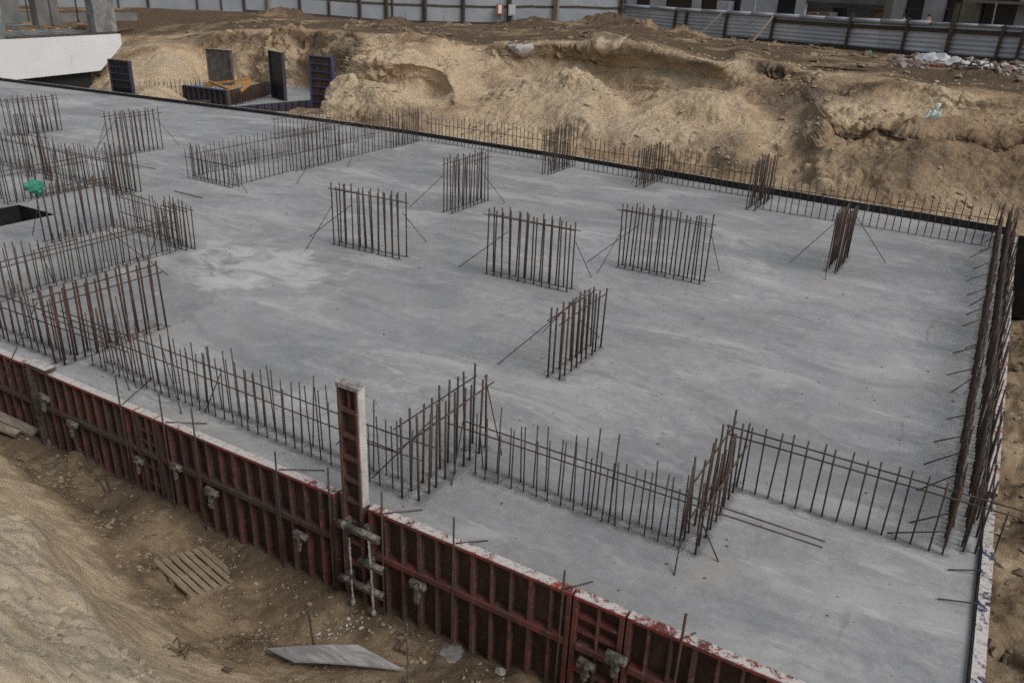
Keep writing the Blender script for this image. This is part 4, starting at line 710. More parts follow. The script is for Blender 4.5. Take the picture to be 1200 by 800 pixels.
for a, b, Y0, Y1, lab in (((240, 99), (293, 93), 34.5, 36, 'yellow timber beam lying nearly level on top of the heap'), ((245, 96), (270, 106), 34, 33.4, 'yellow timber beam sloping down to the left box'), ((264, 104), (293, 95), 33.6, 35, 'yellow timber beam rising to the right'), ((282, 107), (294, 97), 33.5, 34.4, 'short steep yellow beam at the right end of the heap'), ((238, 103), (262, 97), 34.8, 35.4, 'yellow beam half hidden at the left end of the heap')):
    MB().beam(PY(*a, Y0), PY(*b, Y1), .1, .13).solo('yellow_beam', 'yellow_timber', lab, 'timber beam', 'yellow timber beams heaped by the box shutter')
# ------------------------------------------------------------------ neighbouring building, top left
WX = -52.0
def W(x, y, X=WX): return Vector(PX(x, y, X))
t = thing('basement_wall', 'white insulated basement wall with a cut lower corner beside the slab', 'wall', (WX, 30, 0))
pl = [W(-60, 102), W(118, 83), W(139, 58), W(143, 52), W(141, 40), W(-60, 50)]
MB().prism(pl, (-.25, 0, 0)).build('insulation_face', 'white_board', t)
m = MB(); m.prism([p+Vector((-.26, -.1, 0)) for p in (pl[5], pl[4])]+[p+Vector((-.26, -.1, -.55)) for p in (pl[4], pl[5])], (-14, 0, 0)); m.build('deck', 'cast_concrete', t)
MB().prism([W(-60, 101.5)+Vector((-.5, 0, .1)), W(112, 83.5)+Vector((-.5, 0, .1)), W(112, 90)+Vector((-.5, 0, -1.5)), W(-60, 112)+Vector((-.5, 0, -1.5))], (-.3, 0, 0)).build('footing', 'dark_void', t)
top = (pl[5].z+pl[4].z)/2
MB().beam(W(10, 46.2)+Vector((-.2, 0, .06)), W(136, 39.6)+Vector((-.2, 0, .06)), .14, .12).build('edge_beam', 'dark_timber', t)
def conc_col(x0, x1, yb, X, lab, mat='cast_concrete', d=.8):
    A, B = PX(x0, yb, X), PX(x1, yb, X); t_ = MB().box((X-d, A[1], min(A[2], B[2])), (X, B[1], min(A[2], B[2])+4.2), bev=.03).solo('concrete_column', mat, lab, 'concrete column', 'concrete columns of the unfinished building'); return t_
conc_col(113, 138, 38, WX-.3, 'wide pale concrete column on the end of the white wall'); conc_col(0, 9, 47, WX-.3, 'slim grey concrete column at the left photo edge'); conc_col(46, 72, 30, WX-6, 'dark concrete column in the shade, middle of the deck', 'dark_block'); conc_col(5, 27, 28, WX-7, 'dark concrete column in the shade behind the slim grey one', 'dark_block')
for x, yb, lab in ((34, 24, 'thin steel prop between the two dark columns'), (62, 32, 'thin steel prop before the middle dark column'), (92, 26, 'green steel prop left of the wide pale column')):
    A = PX(x, yb, WX-3); MB().rod(A, A+np.array([0, 0, 4]), .05, 8).rod(A, A+np.array([0, 0, .04]), .12, 8).solo('steel_prop', 'dark_timber', lab, 'steel prop', 'steel props on the unfinished deck')
for i in range(7):
    a = W(12+i*14, 41-i*.75)+Vector((-1.2, 0, .12)); MB().beam(a, a+Vector((-1.9, .1, 0)), .22, .07).solo('timber_plank', 'yellow_timber' if i % 2 else 'weathered_wood', 'timber plank laid crosswise on the deck edge above the white wall', 'plank', 'planks on the deck edge')
m = MB(); A = PX(20, 18, WX-9); m.box((WX-16, A[1]-6, 2.0), (WX-15, A[1]+14, 2.6)); m.solo('dark_deck_edge', 'dark_block', 'dark concrete deck edge behind the columns', 'wall')
# ------------------------------------------------------------------ fences
base_l = [(-10, 14), (60, 9), (150, 9), (230, 11), (300, 15), (380, 20), (450, 26), (560, 29), (650, 29), (728, 31)]
base_r = [(730, 32), (800, 41), (900, 49), (1000, 59), (1100, 68), (1200, 76), (1290, 84)]
def line_fence(base, pl): return [Vector(PL(x, y, *pl)) for x, y in base]
t = thing('sheet_fence', 'flat grey metal sheet fence with dark posts and a dark rail', 'fence', PL(450, 26, *FL))
bl = np.array([tuple(v) for v in line_fence(base_l, FL)]); d = np.array([FL[1][0]-FL[0][0], FL[1][1]-FL[0][1]]); d /= np.hypot(*d); nrm = np.array([d[1], -d[0]])
sl = (bl[:, :2]-np.array(FL[0]))@d
def on_l(px, py): 
    q = PL(px, py, *FL); s = (q[:2]-np.array(FL[0]))@d; return s, float(np.interp(s, sl, bl[:, 2]))
HL = 3.4
seams = [on_l(x, 10) for x in (-10, 45, 100, 140, 175, 205, 232, 260, 287, 315, 352, 386, 422, 453, 475, 498, 520, 543, 570, 597, 625, 652, 678, 705, 728)]
for (s0, z0), (s1, z1) in zip(seams, seams[1:]):
    a = np.array(FL[0])+d*(s0+.02); b = np.array(FL[0])+d*(s1-.02)
    MB().prism([(*a, z0-.4), (*b, z1-.4), (*b, z1+HL), (*a, z0+HL)], (nrm[0]*-.03, nrm[1]*-.03, 0)).build('sheet', 'fence_sheet', t)
for x, w in ((140, .12), (175, .2), (232, .14), (260, .12), (287, .2), (315, .34), (352, .2), (386, .2), (422, .25), (453, .3), (460, .15), (498, .35), (543, .3), (597, .35), (652, .45), (728, .3)):
    s, z = on_l(x, 10); a = np.array(FL[0])+d*s+nrm*(.03+w/2); MB().beam((*a, z-.5), (*a, z+HL+.2), w, w).build('post', 'dark_timber' if x != 652 and x != 315 else 'weathered_wood', t)
for dz, th in ((1.75, .22), (2.9, .14)):
    for (s0, z0), (s1, z1) in zip(seams[9:], seams[10:]):
        a = np.array(FL[0])+d*s0+nrm*.02; b = np.array(FL[0])+d*s1+nrm*.02; MB().beam((*a, z0+dz+random.uniform(-.05, .05)), (*b, z1+dz+random.uniform(-.05, .05)), .05, th).build('rail', 'dark_timber', t)
for (s0, z0), (s1, z1) in zip(seams[8:20], seams[9:21]):
    a = np.array(FL[0])+d*s0+nrm*.06; b = np.array(FL[0])+d*s1+nrm*.06; MB().beam((*a, z0+.12), (*b, z1+.12), .06, .22).build('bottom_board', 'dark_timber', t)
for px, py, mt, lab in ((586, 11, 'red_box', 'small red and white electrical box on the fence post'), (600, 12, 'grey_box', 'pale grey electrical box beside the red one on the fence')):
    q = Vector(PL(px, py, *FL))+Vector((*(nrm*.5), 0)); t2 = thing('electrical_box', lab, 'electrical box', q, 'electrical boxes on the fence'); Rf = Matrix(((d[0], nrm[0], 0), (d[1], nrm[1], 0), (0, 0, 1)))
    MB().obox(q, (.75, .35, 1.05), Rf).build('case', mt, t2); MB().obox(q+Vector((*(nrm*.2), .02)), (.35 if mt == 'red_box' else .6, .03, .85), Rf).build('cover', 'white_board' if mt == 'red_box' else 'grey_box', t2); MB().path([q+Vector((0, 0, -.5)), q+Vector((.1, 0, -1)), q+Vector((.35, 0, -1.3)), q+Vector((.6, 0, -.9))], .03).build('cable', 'dark_cloth', t2)
# corrugated fence
t = thing('corrugated_fence', 'silvery corrugated metal fence with pale top rail, before the dark building', 'fence', PL(1000, 59, *FR))
d2 = np.array([FR[1][0]-FR[0][0], FR[1][1]-FR[0][1]]); d2 /= np.hypot(*d2); n2 = np.array([d2[1], -d2[0]]); n2 = n2 if n2[1] < 0 else -n2
br_ = line_fence(base_r, FR); sr = [float((np.array(v[:2])-np.array(FR[0]))@d2) for v in br_]; zr = [v.z for v in br_]
topr = [Vector(PL(x, y, *FR)).z for x, y in ((730, 7), (800, 12), (900, 18), (1000, 24), (1100, 28), (1200, 33), (1290, 40))]
def on_r(px): q = PL(px, 40, *FR); s = float((q[:2]-np.array(FR[0]))@d2); return s, float(np.interp(s, sr, zr)), float(np.interp(s, sr, topr))
cuts = [on_r(x) for x in (730, 760, 790, 820, 850, 878, 905, 935, 965, 995, 1030, 1062, 1088, 1115, 1145, 1175, 1210, 1250, 1290)]
for (s0, z0, t0), (s1, z1, t1) in zip(cuts, cuts[1:]):
    n = 40; V = []; F = []
    for i in range(n+1):
        f = i/n; off = .05*math.sin(f*2*math.pi*8); 
        for s, zz, tt in ((s0+.01, z0, t0), (s1+.03, z1, t1)):
            q = np.array(FR[0])+d2*s+n2*(off+.02*math.sin(s*1.3)); V.append((q[0], q[1], zz-.3+(tt-zz+.3-.02)*f))
    for i in range(n): F.append((2*i, 2*i+1, 2*i+3, 2*i+2))
    o = raw_mesh('sheet', V, F, 'galvanised_sheet', True); c0 = Vector(t.location); o.parent = t; o.location = -c0
    a = np.array(FR[0])+d2*s0+n2*.09; b = np.array(FR[0])+d2*s1+n2*.09
    MB().rod((*a, t0+.02), (*b, t1+.02), .17 if s0 < 33 else .1, 8).build('top_rail', 'fence_sheet', t, True)
    if s0 > 18: MB().beam((*a, t0-.42), (*b, t1-.42), .06, .3).build('rail', 'dark_timber', t)
    if s0 > 12: MB().beam((*a, z0+.12), (*b, z1+.12), .06, .36 if s0 > 24 else .2).build('bottom_board', 'dark_timber', t)
for x, up in ((790, -.1), (803, -.1), (850, 0), (905, 0), (995, .5), (1062, .35), (1115, 1.4), (1175, .1), (1200, 0)):
    s, z, tt = on_r(x); a = np.array(FR[0])+d2*s+n2*.2; w = .22 if x != 1115 else .3; MB().beam((*a, z-.4), (a[0]+.08, a[1], tt+up), w, w).build('post', 'dark_timber', t)
for x, dx in ((846, -14), (906, -8)):
    s, z, tt = on_r(x); s2, z2, _ = on_r(x+dx); a = np.array(FR[0])+d2*s+n2*.35; b = np.array(FR[0])+d2*s2+n2*1.7; MB().beam((*b, z2-.1), (*a, tt-.05), .16, .16).build('prop', 'pale_timber', t)
# ------------------------------------------------------------------ building behind
BP = (np.array(FR[0])-n2*9+0, np.array(FR[1])-n2*9); BPt = (tuple(BP[0]), tuple(BP[1]))
def B_(x, y, off=0.):
    q = Vector(PL(x, y, *BPt)); return q+Vector((n2[0]*off, n2[1]*off, 0))
zB = 2.2
def strip(x0, x1, mat, name, t, z0=None, z1=None, off=0., th=.35, y0=None, y1=None):
    a, b = B_(x0, 20, off), B_(x1, 20, off); za = zB if y0 is None else None
    lo = zB if y0 is None else B_((x0+x1)/2, y0).z; hi = zB+6.6 if y1 is None else B_((x0+x1)/2, y1).z
    MB().prism([(a.x, a.y, lo), (b.x, b.y, lo), (b.x, b.y, hi), (a.x, a.y, hi)], (-n2[0]*th, -n2[1]*th, 0)).build(name, mat, t)
t = thing('building', 'unfinished dark building with pale piers, window openings and a recessed porch behind the corrugated fence', 'building', B_(960, 40))
strip(700, 1400, 'dark_block', 'rear_wall', t, off=-3.2, th=.4)
for a, b in ((733, 743), (760, 777), (809, 818), (866, 881), (884, 907), (930, 941)): strip(a, b, 'pale_block', 'pier', t)
strip(843, 857, 'pale_block', 'block_stack', t, off=.6, th=.8, y1=1)
for a, b in ((743, 760), (777, 809), (818, 866), (907, 930)):
    strip(a+.05, b-.05, 'window_dark', 'window', t, off=-.28, th=.05)
strip(1034, 1043, 'olive_render', 'pier', t); strip(1043, 1057, 'grey_render', 'wall_panel', t, off=-.02); strip(1080, 1104, 'grey_render', 'wall_panel', t); strip(1124, 1147, 'olive_render', 'wall_panel', t); strip(1190, 1230, 'grey_render', 'wall_panel', t); strip(1230, 1400, 'grey_render', 'wall_panel', t, off=-.03)
for a, b in ((1057, 1080), (1104, 1124), (1147, 1190)):
    strip(a+.05, b-.05, 'window_dark', 'window', t, off=-.28, th=.05, y0=30)
    strip(a+.06, b-.06, 'dark_timber', 'window_frame', t, off=-.2, th=.07, y0=12.0, y1=10.4)
strip(1140, 1400, 'olive_render', 'balcony_slab', t, off=1.2, th=1.6, y0=9, y1=5)
strip(941, 1034, 'dark_block', 'porch_lintel', t, off=-.05, th=.4, y0=4, y1=-25)
strip(1024, 1031, 'window_dark', 'doorway', t, off=-3.1, th=.05, y1=16); strip(950, 965, 'window_dark', 'doorway', t, off=-3.1, th=.05, y1=9)
strip(1000, 1024, 'brick_red', 'brick_infill', t, off=-3.05, th=.1, y1=14)
strip(998, 1022, 'olive_render', 'lintel', t, off=-3., th=.2, y0=12, y1=9)
for x0, x1, lab in ((958, 970, 'pallet of reddish blocks in the building porch, left one'), (972, 985, 'pallet of pale blocks in the building porch, right one')):
    a, b = B_(x0, 20, 1.), B_(x1, 20, 1.); z1 = B_(x0, 14, 1.).z; m = MB(); t2 = thing('block_pallet', lab, 'pallet of blocks', (a.x, a.y, zB), 'pallets of blocks by the building')
    for i in range(6):
        for j in range(5):
            q = a.lerp(b, (i+.5)/6); MB
            m.obox((q.x, q.y, zB+.2+(z1-zB-.2)*(j+.5)/5), ((b-a).length/6-.03, 1.1, (z1-zB-.2)/5-.03), Matrix(((d2[0], n2[0], 0), (d2[1], n2[1], 0), (0, 0, 1))))
    m.build('blocks', 'brick_red' if x0 == 958 else 'olive_render', t2); MB().beam((a.x, a.y, zB+.1), (b.x, b.y, zB+.1), 1.2, .16).build('pallet_base', 'weathered_wood', t2)
# two workers behind the fence
def person(px, py, label, shirt, trousers):
    q = Vector(PL(px, py, tuple(BP[0]+n2*2.6), tuple(BP[1]+n2*2.6))); hgt = 1.7; z0 = q.z-hgt; t = None
    me = bpy.data.meshes.new('person'); V = [(0, 0, .95), (0, 0, 1.2), (0, 0, 1.42), (0, 0, 1.52), (0, .02, 1.66), (.09, 0, .9), (.1, .02, .5), (.1, 0, .08), (.1, -.14, .04), (-.09, 0, .9), (-.11, -.03, .5), (-.11, .02, .08), (-.11, -.12, .04), (.19, 0, 1.4), (.25, .02, 1.13), (.22, -.14, .92), (.22, -.2, .84), (-.19, 0, 1.4), (-.26, .03, 1.14), (-.24, -.08, .9), (-.24, -.1, .81)]
    E = [(0, 1), (1, 2), (2, 3), (3, 4), (0, 5), (5, 6), (6, 7), (7, 8), (0, 9), (9, 10), (10, 11), (11, 12), (2, 13), (13, 14), (14, 15), (15, 16), (2, 17), (17, 18), (18, 19), (19, 20)]
    Rr = [.15, .15, .14, .055, .1, .095, .065, .045, .04, .095, .065, .045, .04, .065, .048, .036, .034, .065, .048, .036, .034]
    def skin(nm, idx, edges, mat, k, parent):
        me = bpy.data.meshes.new(nm); mp = {v: i for i, v in enumerate(idx)}; me.from_pydata([V[i] for i in idx], [(mp[a], mp[b]) for a, b in edges], []); o = bpy.data.objects.new(nm, me); link(o, parent)
        md = o.modifiers.new('skin', 'SKIN')
        for i, v in enumerate(idx): me.skin_vertices[0].data[i].radius = (Rr[v]*k, Rr[v]*k*.8)
        me.skin_vertices[0].data[0].use_root = True; o.modifiers.new('sub', 'SUBSURF').levels = 1; me.materials.append(MATS[mat]); return o
    b = skin('person', range(21), E, 'skin', 1., None); b.location = (q.x, q.y, z0); tag(b, label, 'person', 'workers behind the corrugated fence')
    skin('jacket', [0, 1, 2, 13, 14, 15, 17, 18, 19], [(0, 1), (1, 2), (2, 13), (13, 14), (14, 15), (2, 17), (17, 18), (18, 19)], shirt, 1.18, b)
    skin('trousers', [0, 5, 6, 7, 9, 10, 11], [(0, 5), (5, 6), (6, 7), (0, 9), (9, 10), (10, 11)], trousers, 1.22, b)
    MB().blob((q.x, q.y, z0+1.72), .115, 2, .05, (1, 1, .75)).build('hair', 'dark_cloth', b, True)
for px, py, lab, s_ in ((1089, 18.5, 'worker in a bright orange jacket behind the corrugated fence', 'orange_cloth'), (1060, 19, 'worker in a pale jacket before a dark window, behind the corrugated fence', 'light_cloth')): person(px, py, lab, s_, 'dark_cloth')
# ------------------------------------------------------------------ things on the plateau and bank
def crumple(q, w, h, dpt, seed, n=26):
    V = []; F = []
    for j in range(n):
        for i in range(n):
            u, v = i/(n-1)-.5, j/(n-1)-.5; nz = float(fbm(np.array([u*3+seed]), np.array([v*3.]), 4, int(seed))[0]); r_ = float(ridged(np.array([u*2.5+seed]), np.array([v*2.5]), 2, 3)[0])
            e = max(0, 1-(2*abs(u))**3)*max(0, 1-(2*abs(v))**3); V.append((q[0]+u*w+.15*nz*w*.3, q[1]+v*dpt, q[2]+h*e*(.35+.5*nz+.25*r_)))
    for j in range(n-1):
        for i in range(n-1): a = j*n+i; F.append((a, a+1, a+n+1, a+n))
    return V, F
def crumple_thing(name, px, py, w, h, dpt, seed, mat, label, cat, sheet=None, tilt=0):
    q = (sheet or bank).hit(px, py); V, F = crumple((0, 0, .02), w, h, dpt, seed); o = raw_mesh(name, V, F, mat); o.location = q; sd = o.modifiers.new('thick', 'SOLIDIFY'); sd.thickness = .02; return tag(o, label, cat)
q = bank.hit(1098, 74); crumple_thing('plastic_sheet', 1092, 74, 2.6, .7, 1.3, 2, 'white_bag', 'heap of crumpled white plastic sheeting before the corrugated fence', 'plastic sheet'); crumple_thing('plastic_sheet', 1128, 77, 3.6, .45, 1.8, 5, 'white_bag', 'flatter trail of white plastic sheeting beside the crumpled heap', 'plastic sheet')
q = bank.hit(1094, 138); V, F = crumple((0, 0, 0), .38, .2, .62, 9); V = [(x*(1.25 if y < 0 else .4)+.3*y, y*.55-z*.5, z*.5+y*.9+.25) for x, y, z in V]; o = raw_mesh('torn_bag', V, F, 'teal_bag'); o.location = (q[0], q[1]-.1, q[2]); o.modifiers.new('thick', 'SOLIDIFY').thickness = .02; tag(o, 'torn white and teal bag stuck on the sand bank', 'bag')
q = bank.hit(1019, 63); MB().blob(q+np.array([0, 0, .08]), .15, 2, .15).solo('green_ball', 'green_ball', 'small bright green ball by the corrugated fence', 'ball', smooth=True)
q = bank.hit(1155, 68); MB().path([q, PY(1161, 35, q[1]), PY(1168, 3, q[1]+.2)], .05).solo('thin_pole', 'weathered_wood', 'thin pale pole standing upright by the white sheeting', 'pole')
q = bank.hit(1146, 90); m = MB()
for i in range(9): a = random.uniform(0, 6.28); L = random.uniform(.5, 1.5); m.path([q+np.array([0, 0, .5]), q+np.array([math.cos(a)*L*.6, math.sin(a)*.4, .55+random.uniform(-.2, .3)]), q+np.array([math.cos(a)*L, math.sin(a)*.8, random.uniform(0, .3)])], .025, 5)
m.solo('dry_branch', 'dry_root', 'bundle of dry branches on the plateau edge below the thin pole', 'branches')
q = bank.hit(985, 82); MB().beam(q+np.array([-1.3, 0, .06]), q+np.array([1.3, -.2, .06]), .2, .06).solo('timber_plank', 'dark_timber', 'dark plank lying on the plateau near its edge', 'plank')
# crust patches hanging at the lip of the bank
def crust(poly, mat, label, th=.12):
    m = MB(); cx_ = sum(q[0] for q in poly)/len(poly); cy_ = sum(q[1] for q in poly)/len(poly); rings = 6; nn = len(poly)*4; V = []
    bd = [(poly[k_//4][0]*(1-(k_ % 4)/4)+poly[(k_//4+1) % len(poly)][0]*(k_ % 4)/4+random.uniform(-.8, .8), poly[k_//4][1]*(1-(k_ % 4)/4)+poly[(k_//4+1) % len(poly)][1]*(k_ % 4)/4+random.uniform(-.5, .5)) for k_ in range(nn)]
    Yc = float(bank.hit(cx_, cy_)[1])
    def pt(x, y):
        h_ = bank.hit(x, y); h_[1] = min(max(h_[1], Yc-.9), Yc+.9); q = PY(x, y, h_[1]-th); return Vector(q)
    cv = m.bm.verts.new(pt(cx_, cy_)); prev = None
    for r_ in range(1, rings+1):
        f = r_/rings; ring = [m.bm.verts.new(pt(cx_+(x-cx_)*f, cy_+(y-cy_)*f)+Vector((random.uniform(-.03, .03), random.uniform(-.03, .03), 0))) for x, y in bd]
        for k_ in range(nn):
            if prev is None: m.bm.faces.new((cv, ring[k_], ring[(k_+1) % nn]))
            else: m.bm.faces.new((prev[k_], ring[k_], ring[(k_+1) % nn], prev[(k_+1) % nn]))
        prev = ring
    g = bmesh.ops.extrude_face_region(m.bm, geom=m.bm.faces[:])
    for v in g['geom']:
        if isinstance(v, bmesh.types.BMVert): v.co += Vector((0, .35, -.05))
    bmesh.ops.recalc_face_normals(m.bm, faces=m.bm.faces[:]); o = m.solo('crust_slab', mat, label, 'sand crust', 'crust slabs on the bank edge', True)
    at = o.data.attributes.new('tone', 'FLOAT', 'POINT'); at.data.foreach_set('value', np.full(len(o.data.vertices), .85, np.float32))
crust([(592, 52), (625, 51), (621, 62), (613, 68), (603, 62)], 'pale_crust', 'pale triangular crust slab tipped over the bank edge')
crust([(690, 42), (708, 37), (732, 43), (724, 56), (706, 66), (696, 56)], 'clod', 'larger triangular slab of sandy crust hanging at the bank edge')
# ------------------------------------------------------------------ scattered clods, rubble
def scatter(name, pos, size, mat, tone, flat=.7):
    ico = bmesh.new(); bmesh.ops.create_icosphere(ico, subdivisions=1, radius=1); bv = np.array([v.co[:] for v in ico.verts]); bf = np.array([[v.index for v in f.verts] for f in ico.faces]); ico.free()
    n = len(pos); V = np.repeat(bv[None], n, 0)*(1+.35*RNG.standard_normal((n, len(bv), 1))); a = RNG.uniform(0, 6.28, n); c, s_ = np.cos(a), np.sin(a)
    V = V*np.stack([RNG.uniform(.7, 1.4, n), RNG.uniform(.7, 1.3, n), RNG.uniform(.5, 1., n)*flat], -1)[:, None, :]
    X = V[..., 0]*c[:, None]-V[..., 1]*s_[:, None]; Y = V[..., 0]*s_[:, None]+V[..., 1]*c[:, None]; V = np.stack([X, Y, V[..., 2]], -1)*np.asarray(size)[:, None, None]+np.asarray(pos)[:, None, :]
    F = bf[None]+(np.arange(n)*len(bv))[:, None, None]; o = raw_mesh(name, V.reshape(-1, 3), F.reshape(-1, 3), mat, False, {'tone': np.repeat(tone, len(bv))}); return tag(o, kind='stuff')
def scat_on(sheet, n, x0, x1, y0, y1, smin, smax, keep, pw=3.):
    pos, sz = [], []
    while len(pos) < n:
        x, y = random.uniform(x0, x1), random.uniform(y0, y1)
        if random.random() > keep(x, y): continue
        s_ = smin+(smax-smin)*random.random()**pw; pos.append((x, y, sheet.z(x, y)+s_*.15)); sz.append(s_)
    return pos, sz
pn = lambda x, y, f=.3, s=1: float(perlin(np.array([x*f]), np.array([y*f]), s)[0])
pos, sz = scat_on(bank, 3600, -34, 4, 28.6, 46, .015, .13, lambda x, y: (0. if y < yfar(x)+.5 else 1.)*(1.0 if pn(x, y, .3) > .12 else .08), 7); scatter('sand_clods', pos, sz, 'clod', RNG.uniform(.55, 1, len(pos)))
pos, sz = scat_on(bank, 1500, -60, 6, 46, 84, .04, .3, lambda x, y: 1 if pn(x, y, .12, 5) > .0 else .2, 4); scatter('plateau_clods', pos, sz, 'clod', RNG.uniform(0, .5, len(pos)))
pos, sz = [], []
for _ in range(420):
    px = random.uniform(1045, 1215); py = 72+(px-1050)*.06+random.gauss(0, 4); q = bank.hit(px, py); s_ = .06+.3*random.random()**2.5; pos.append((q[0], q[1], q[2]+s_*.3)); sz.append(s_)
scatter('rubble', pos, sz, 'rubble', RNG.uniform(0, 1, len(pos)))
pos, sz = [], []
for _ in range(1300):
    x, y = (random.uniform(-17, .5), random.uniform(6.9, 20)) if random.random() < .75 else (random.uniform(-26, -14), random.uniform(8, 24)); s_ = .004+.02*random.random()**4; pos.append((x, y, s_*.4)); sz.append(s_)
scatter('slab_grit', pos, sz, 'clod', RNG.uniform(0, .8, len(pos)))
def keep_near(x, y):
    z = near.z(x, y)
    if -1.2 < z < .0: return .02
    if z >= 0: return .12
    return 1 if pn(x, y, 1.2, 3) > -.05 else .25
pos, sz = scat_on(near, 5200, -15, -2.5, 2.2, 6.5, .004, .034, keep_near, 6); scatter('sand_crumbs', pos, sz, 'clod', RNG.uniform(.15, .5, len(pos)))
pos, sz = scat_on(near, 3000, -13, -3.5, 1.2, 5.2, .005, .045, lambda x, y: (1 if pn(x, y, .9, 23) > -.1 else .3) if near.z(x, y) > .02 else 0., 5); scatter('mound_clods', pos, sz, 'mound_clod', RNG.uniform(.2, 1, len(pos)), .8)
pos, sz = scat_on(right, 700, 1.25, 3.5, 7, 27, .012, .09, lambda x, y: 1, 4); scatter('trench_crumbs', pos, sz, 'clod', RNG.uniform(0, .6, len(pos)))
# ------------------------------------------------------------------ near pit things
A, B, C, D = [np.array(near.hit(*q)) for q in ((174, 656), (218, 699), (288, 690), (244, 645))]
o_ = (A+B+C+D)/4; ux = Vector(B-A); ux.z = (ux.z)*.4; wL = ux.length; ux.normalize(); vy = Vector(D-A); vy = (vy-ux*vy.dot(ux)); wW = vy.length; vy.normalize(); nz = ux.cross(vy); nz = nz if nz.z > 0 else -nz
t = thing('wooden_pallet', 'sand covered wooden pallet half sunk in the pit floor', 'pallet', Vector(o_)+Vector((0, 0, .02))); Rp = Matrix((ux, vy, nz)).transposed(); ctr = Vector(o_)+nz*.05
for i in range(7):
    f = (i+.5)/7-.5; MB().obox(ctr+vy*(f*wW)+nz*random.uniform(-.004, .004), (wL, wW/7-.028, .024), Rp, .004).build('deck_board', 'dusty_pallet', t)
for f in (-.46, 0, .46): MB().obox(ctr+ux*(f*wL)-nz*.052, (.09, wW, .075), Rp).build('bearer', 'dusty_pallet', t)
q1, q2, q3, q4 = [Vector(near.hit(*p)) for p in ((312, 768), (345, 788), (474, 791), (420, 771))]
m = MB(); up = Vector((0, 0, .12)); m.prism([q1+up, q2+up*1.2, q3+up, q4+up*1.5], (0, 0, -.025)); bmesh.ops.subdivide_edges(m.bm, edges=m.bm.edges[:], cuts=6, use_grid_fill=True)
for v in m.bm.verts: v.co.z += .05*math.sin((v.co.x-q1.x)*2.2)
m.solo('plywood_sheet', 'silver_ply', 'weathered silvery plywood sheet lying bent on the sand', 'plywood sheet')
for a, b, r, lab, mt in (((371, 771), (361, 715), .013, 'rusty rod stuck upright in the sand left of the plywood sheet', 'rust_rebar'), ((478, 803), (477, 731), .011, 'grey rod stuck upright in the sand at the right end of the plywood sheet', 'clamp_steel')):
    q = near.hit(*a); m = MB().rod(q-np.array([0, 0, .1]), PY(*b, q[1]), r); 
    if mt == 'clamp_steel': m.blob(PY(*b, q[1]), .016, 1, .1)
    m.solo('upright_rod', mt, lab, 'steel rod', 'rods stuck in the pit sand')
for a, b, lab in (((126, 579), (88, 531), 'longer thin rod leaning in the sand hollow by the formwork'), ((131, 578), (117, 545), 'shorter thin rod leaning in the sand hollow by the formwork')):
    q = near.hit(*a); w = near.hit(*b); MB().rod(q, w+np.array([0, 0, .35]), .01).solo('leaning_rod', 'rust_rebar', lab, 'steel rod', 'rods leaning in the pit')
for a, b, w, th, lab in (((-6, 488), (43, 507), .2, .06, 'weathered board lying along the formwork foot at the left photo edge'), ((-6, 500), (22, 508), .14, .05, 'narrow weathered board below the larger one at the left photo edge')):
    q, e = Vector(near.hit(max(a[0], -6), a[1]+6)), Vector(near.hit(b[0], b[1]+6)); q.z += .16; e.z += .10; MB().beam(q, e, w, th, .006).solo('weathered_board', 'weathered_wood', lab, 'board', 'boards by the formwork foot')
for px, py, r, mt, lab in ((57, 518, .11, 'cast_concrete', 'grey concrete lump by the boards at the formwork foot'), (27, 540, .15, 'clod', 'dark clod on the crest of the smooth sand slope'), (586, 788, .06, 'concrete_splash', 'small pale stone at the formwork foot, bottom of the photo'), (527, 765, .16, 'cast_concrete', 'flat spill of grey concrete at the formwork foot'), (478, 762, .13, 'clod', 'dark lump pile on the sand above the plywood sheet')):
    q = near.hit(px, py); m = MB().blob(q+np.array([0, 0, r*.35 if r < .16 else .0]), r, 3, .45, (1.1, .9, .7 if px != 527 else .25), 2.4); o = m.solo('stone_lump', mt, lab, 'stone')
    if mt == 'clod':
        at = o.data.attributes.new('tone', 'FLOAT', 'POINT'); at.data.foreach_set('value', np.full(len(o.data.vertices), .05, np.float32))
m = MB(); q = near.hit(212, 768)
for i in range(16):
    a = random.uniform(0, 6.28); L = random.uniform(.08, .3); h = random.uniform(.05, .25); p0 = Vector(q)+Vector((random.uniform(-.08, .08), random.uniform(-.05, .05), 0)); m.path([p0, p0+Vector((math.cos(a)*L*.5, math.sin(a)*L*.5, h)), p0+Vector((math.cos(a)*L, math.sin(a)*L, h*.6)), p0+Vector((math.cos(a)*L*1.5, math.sin(a)*L*1.4, h*.1))], random.uniform(.003, .008), 5)
m.solo('dry_root', 'dry_root', 'tangled dry roots sticking from the pale sand heap', 'roots')
m = MB(); q = near.hit(258, 786)
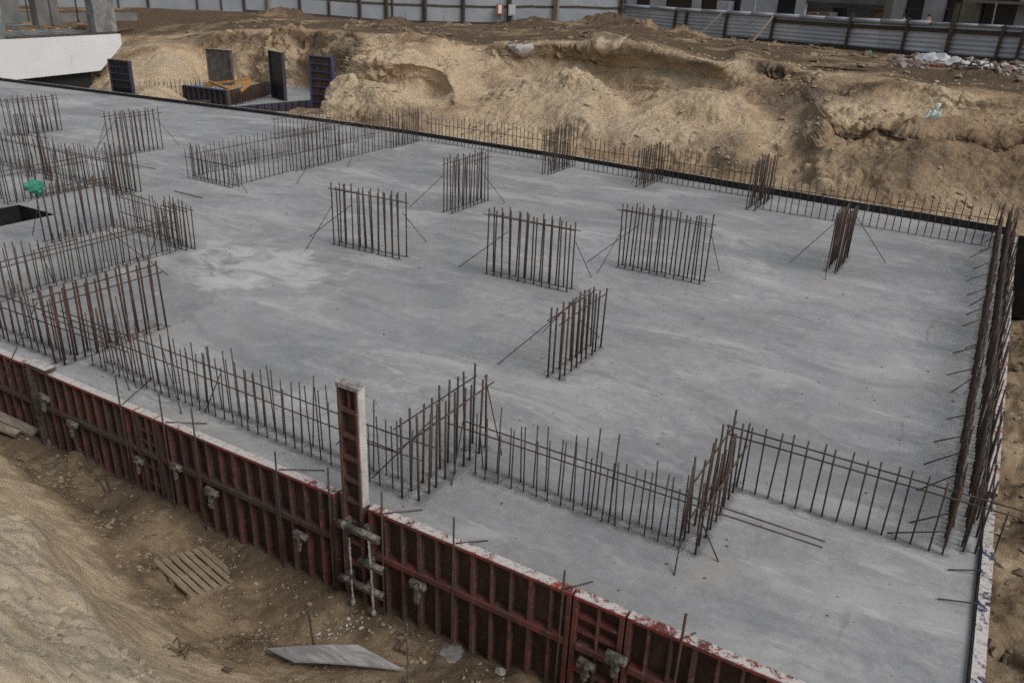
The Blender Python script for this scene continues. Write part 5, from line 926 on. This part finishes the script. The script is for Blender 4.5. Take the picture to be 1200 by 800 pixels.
for i in range(7): a = random.uniform(-.6, 1.2); L = random.uniform(.1, .32); p0 = Vector(q); m.path([p0, p0+Vector((math.cos(a)*L*.6, math.sin(a)*L*.4, random.uniform(.02, .09))), p0+Vector((math.cos(a)*L, math.sin(a)*L*.7, random.uniform(0, .05)))], .006, 5)
m.solo('dry_root', 'dry_root', 'small dry twig cluster at the lower end of the smooth slope', 'roots')
pos, sz = [], []
for _ in range(70):
    px, py = (random.gauss(382, 6), random.gauss(744, 4)) if random.random() < .4 else (random.gauss(412, 14), random.gauss(733, 5)); q = near.hit(px, py); pos.append((q[0], q[1], q[2]+.01)); sz.append(random.uniform(.006, .022))
o = scatter('concrete_crumbs', pos, sz, 'pale_crust', np.ones(len(pos)), .5)
# ------------------------------------------------------------------ light
w = bpy.data.worlds.new('World'); S.world = w; w.use_nodes = True; nt = w.node_tree; bg = nt.nodes['Background']
sky = nt.nodes.new('ShaderNodeTexSky'); sky.sky_type = 'NISHITA'; sky.sun_disc = False; EL, AZ = math.radians(46), math.radians(98)
sky.sun_elevation = EL; sky.sun_rotation = AZ; sky.air_density = 1.; sky.dust_density = 4.; sky.ozone_density = 1.
hs = nt.nodes.new('ShaderNodeHueSaturation'); hs.inputs['Saturation'].default_value = .38; nt.links.new(sky.outputs[0], hs.inputs['Color']); nt.links.new(hs.outputs[0], bg.inputs['Color']); bg.inputs['Strength'].default_value = .1
sd = bpy.data.lights.new('sun', 'SUN'); sd.energy = 1.25; sd.angle = math.radians(32); sd.color = (1, .965, .92); so = bpy.data.objects.new('sun', sd); link(so)
dirv = Vector((math.sin(AZ)*math.cos(EL), math.cos(AZ)*math.cos(EL), math.sin(EL))); so.rotation_mode = 'QUATERNION'; so.rotation_quaternion = dirv.to_track_quat('Z', 'Y')
S.view_settings.view_transform = 'Standard'; S.view_settings.look = 'None'; S.view_settings.exposure = .03; S.view_settings.gamma = 1
S.cycles.use_denoising = False; S.cycles.max_bounces = 5; S.cycles.diffuse_bounces = 3; S.cycles.glossy_bounces = 2; S.cycles.use_adaptive_sampling = True
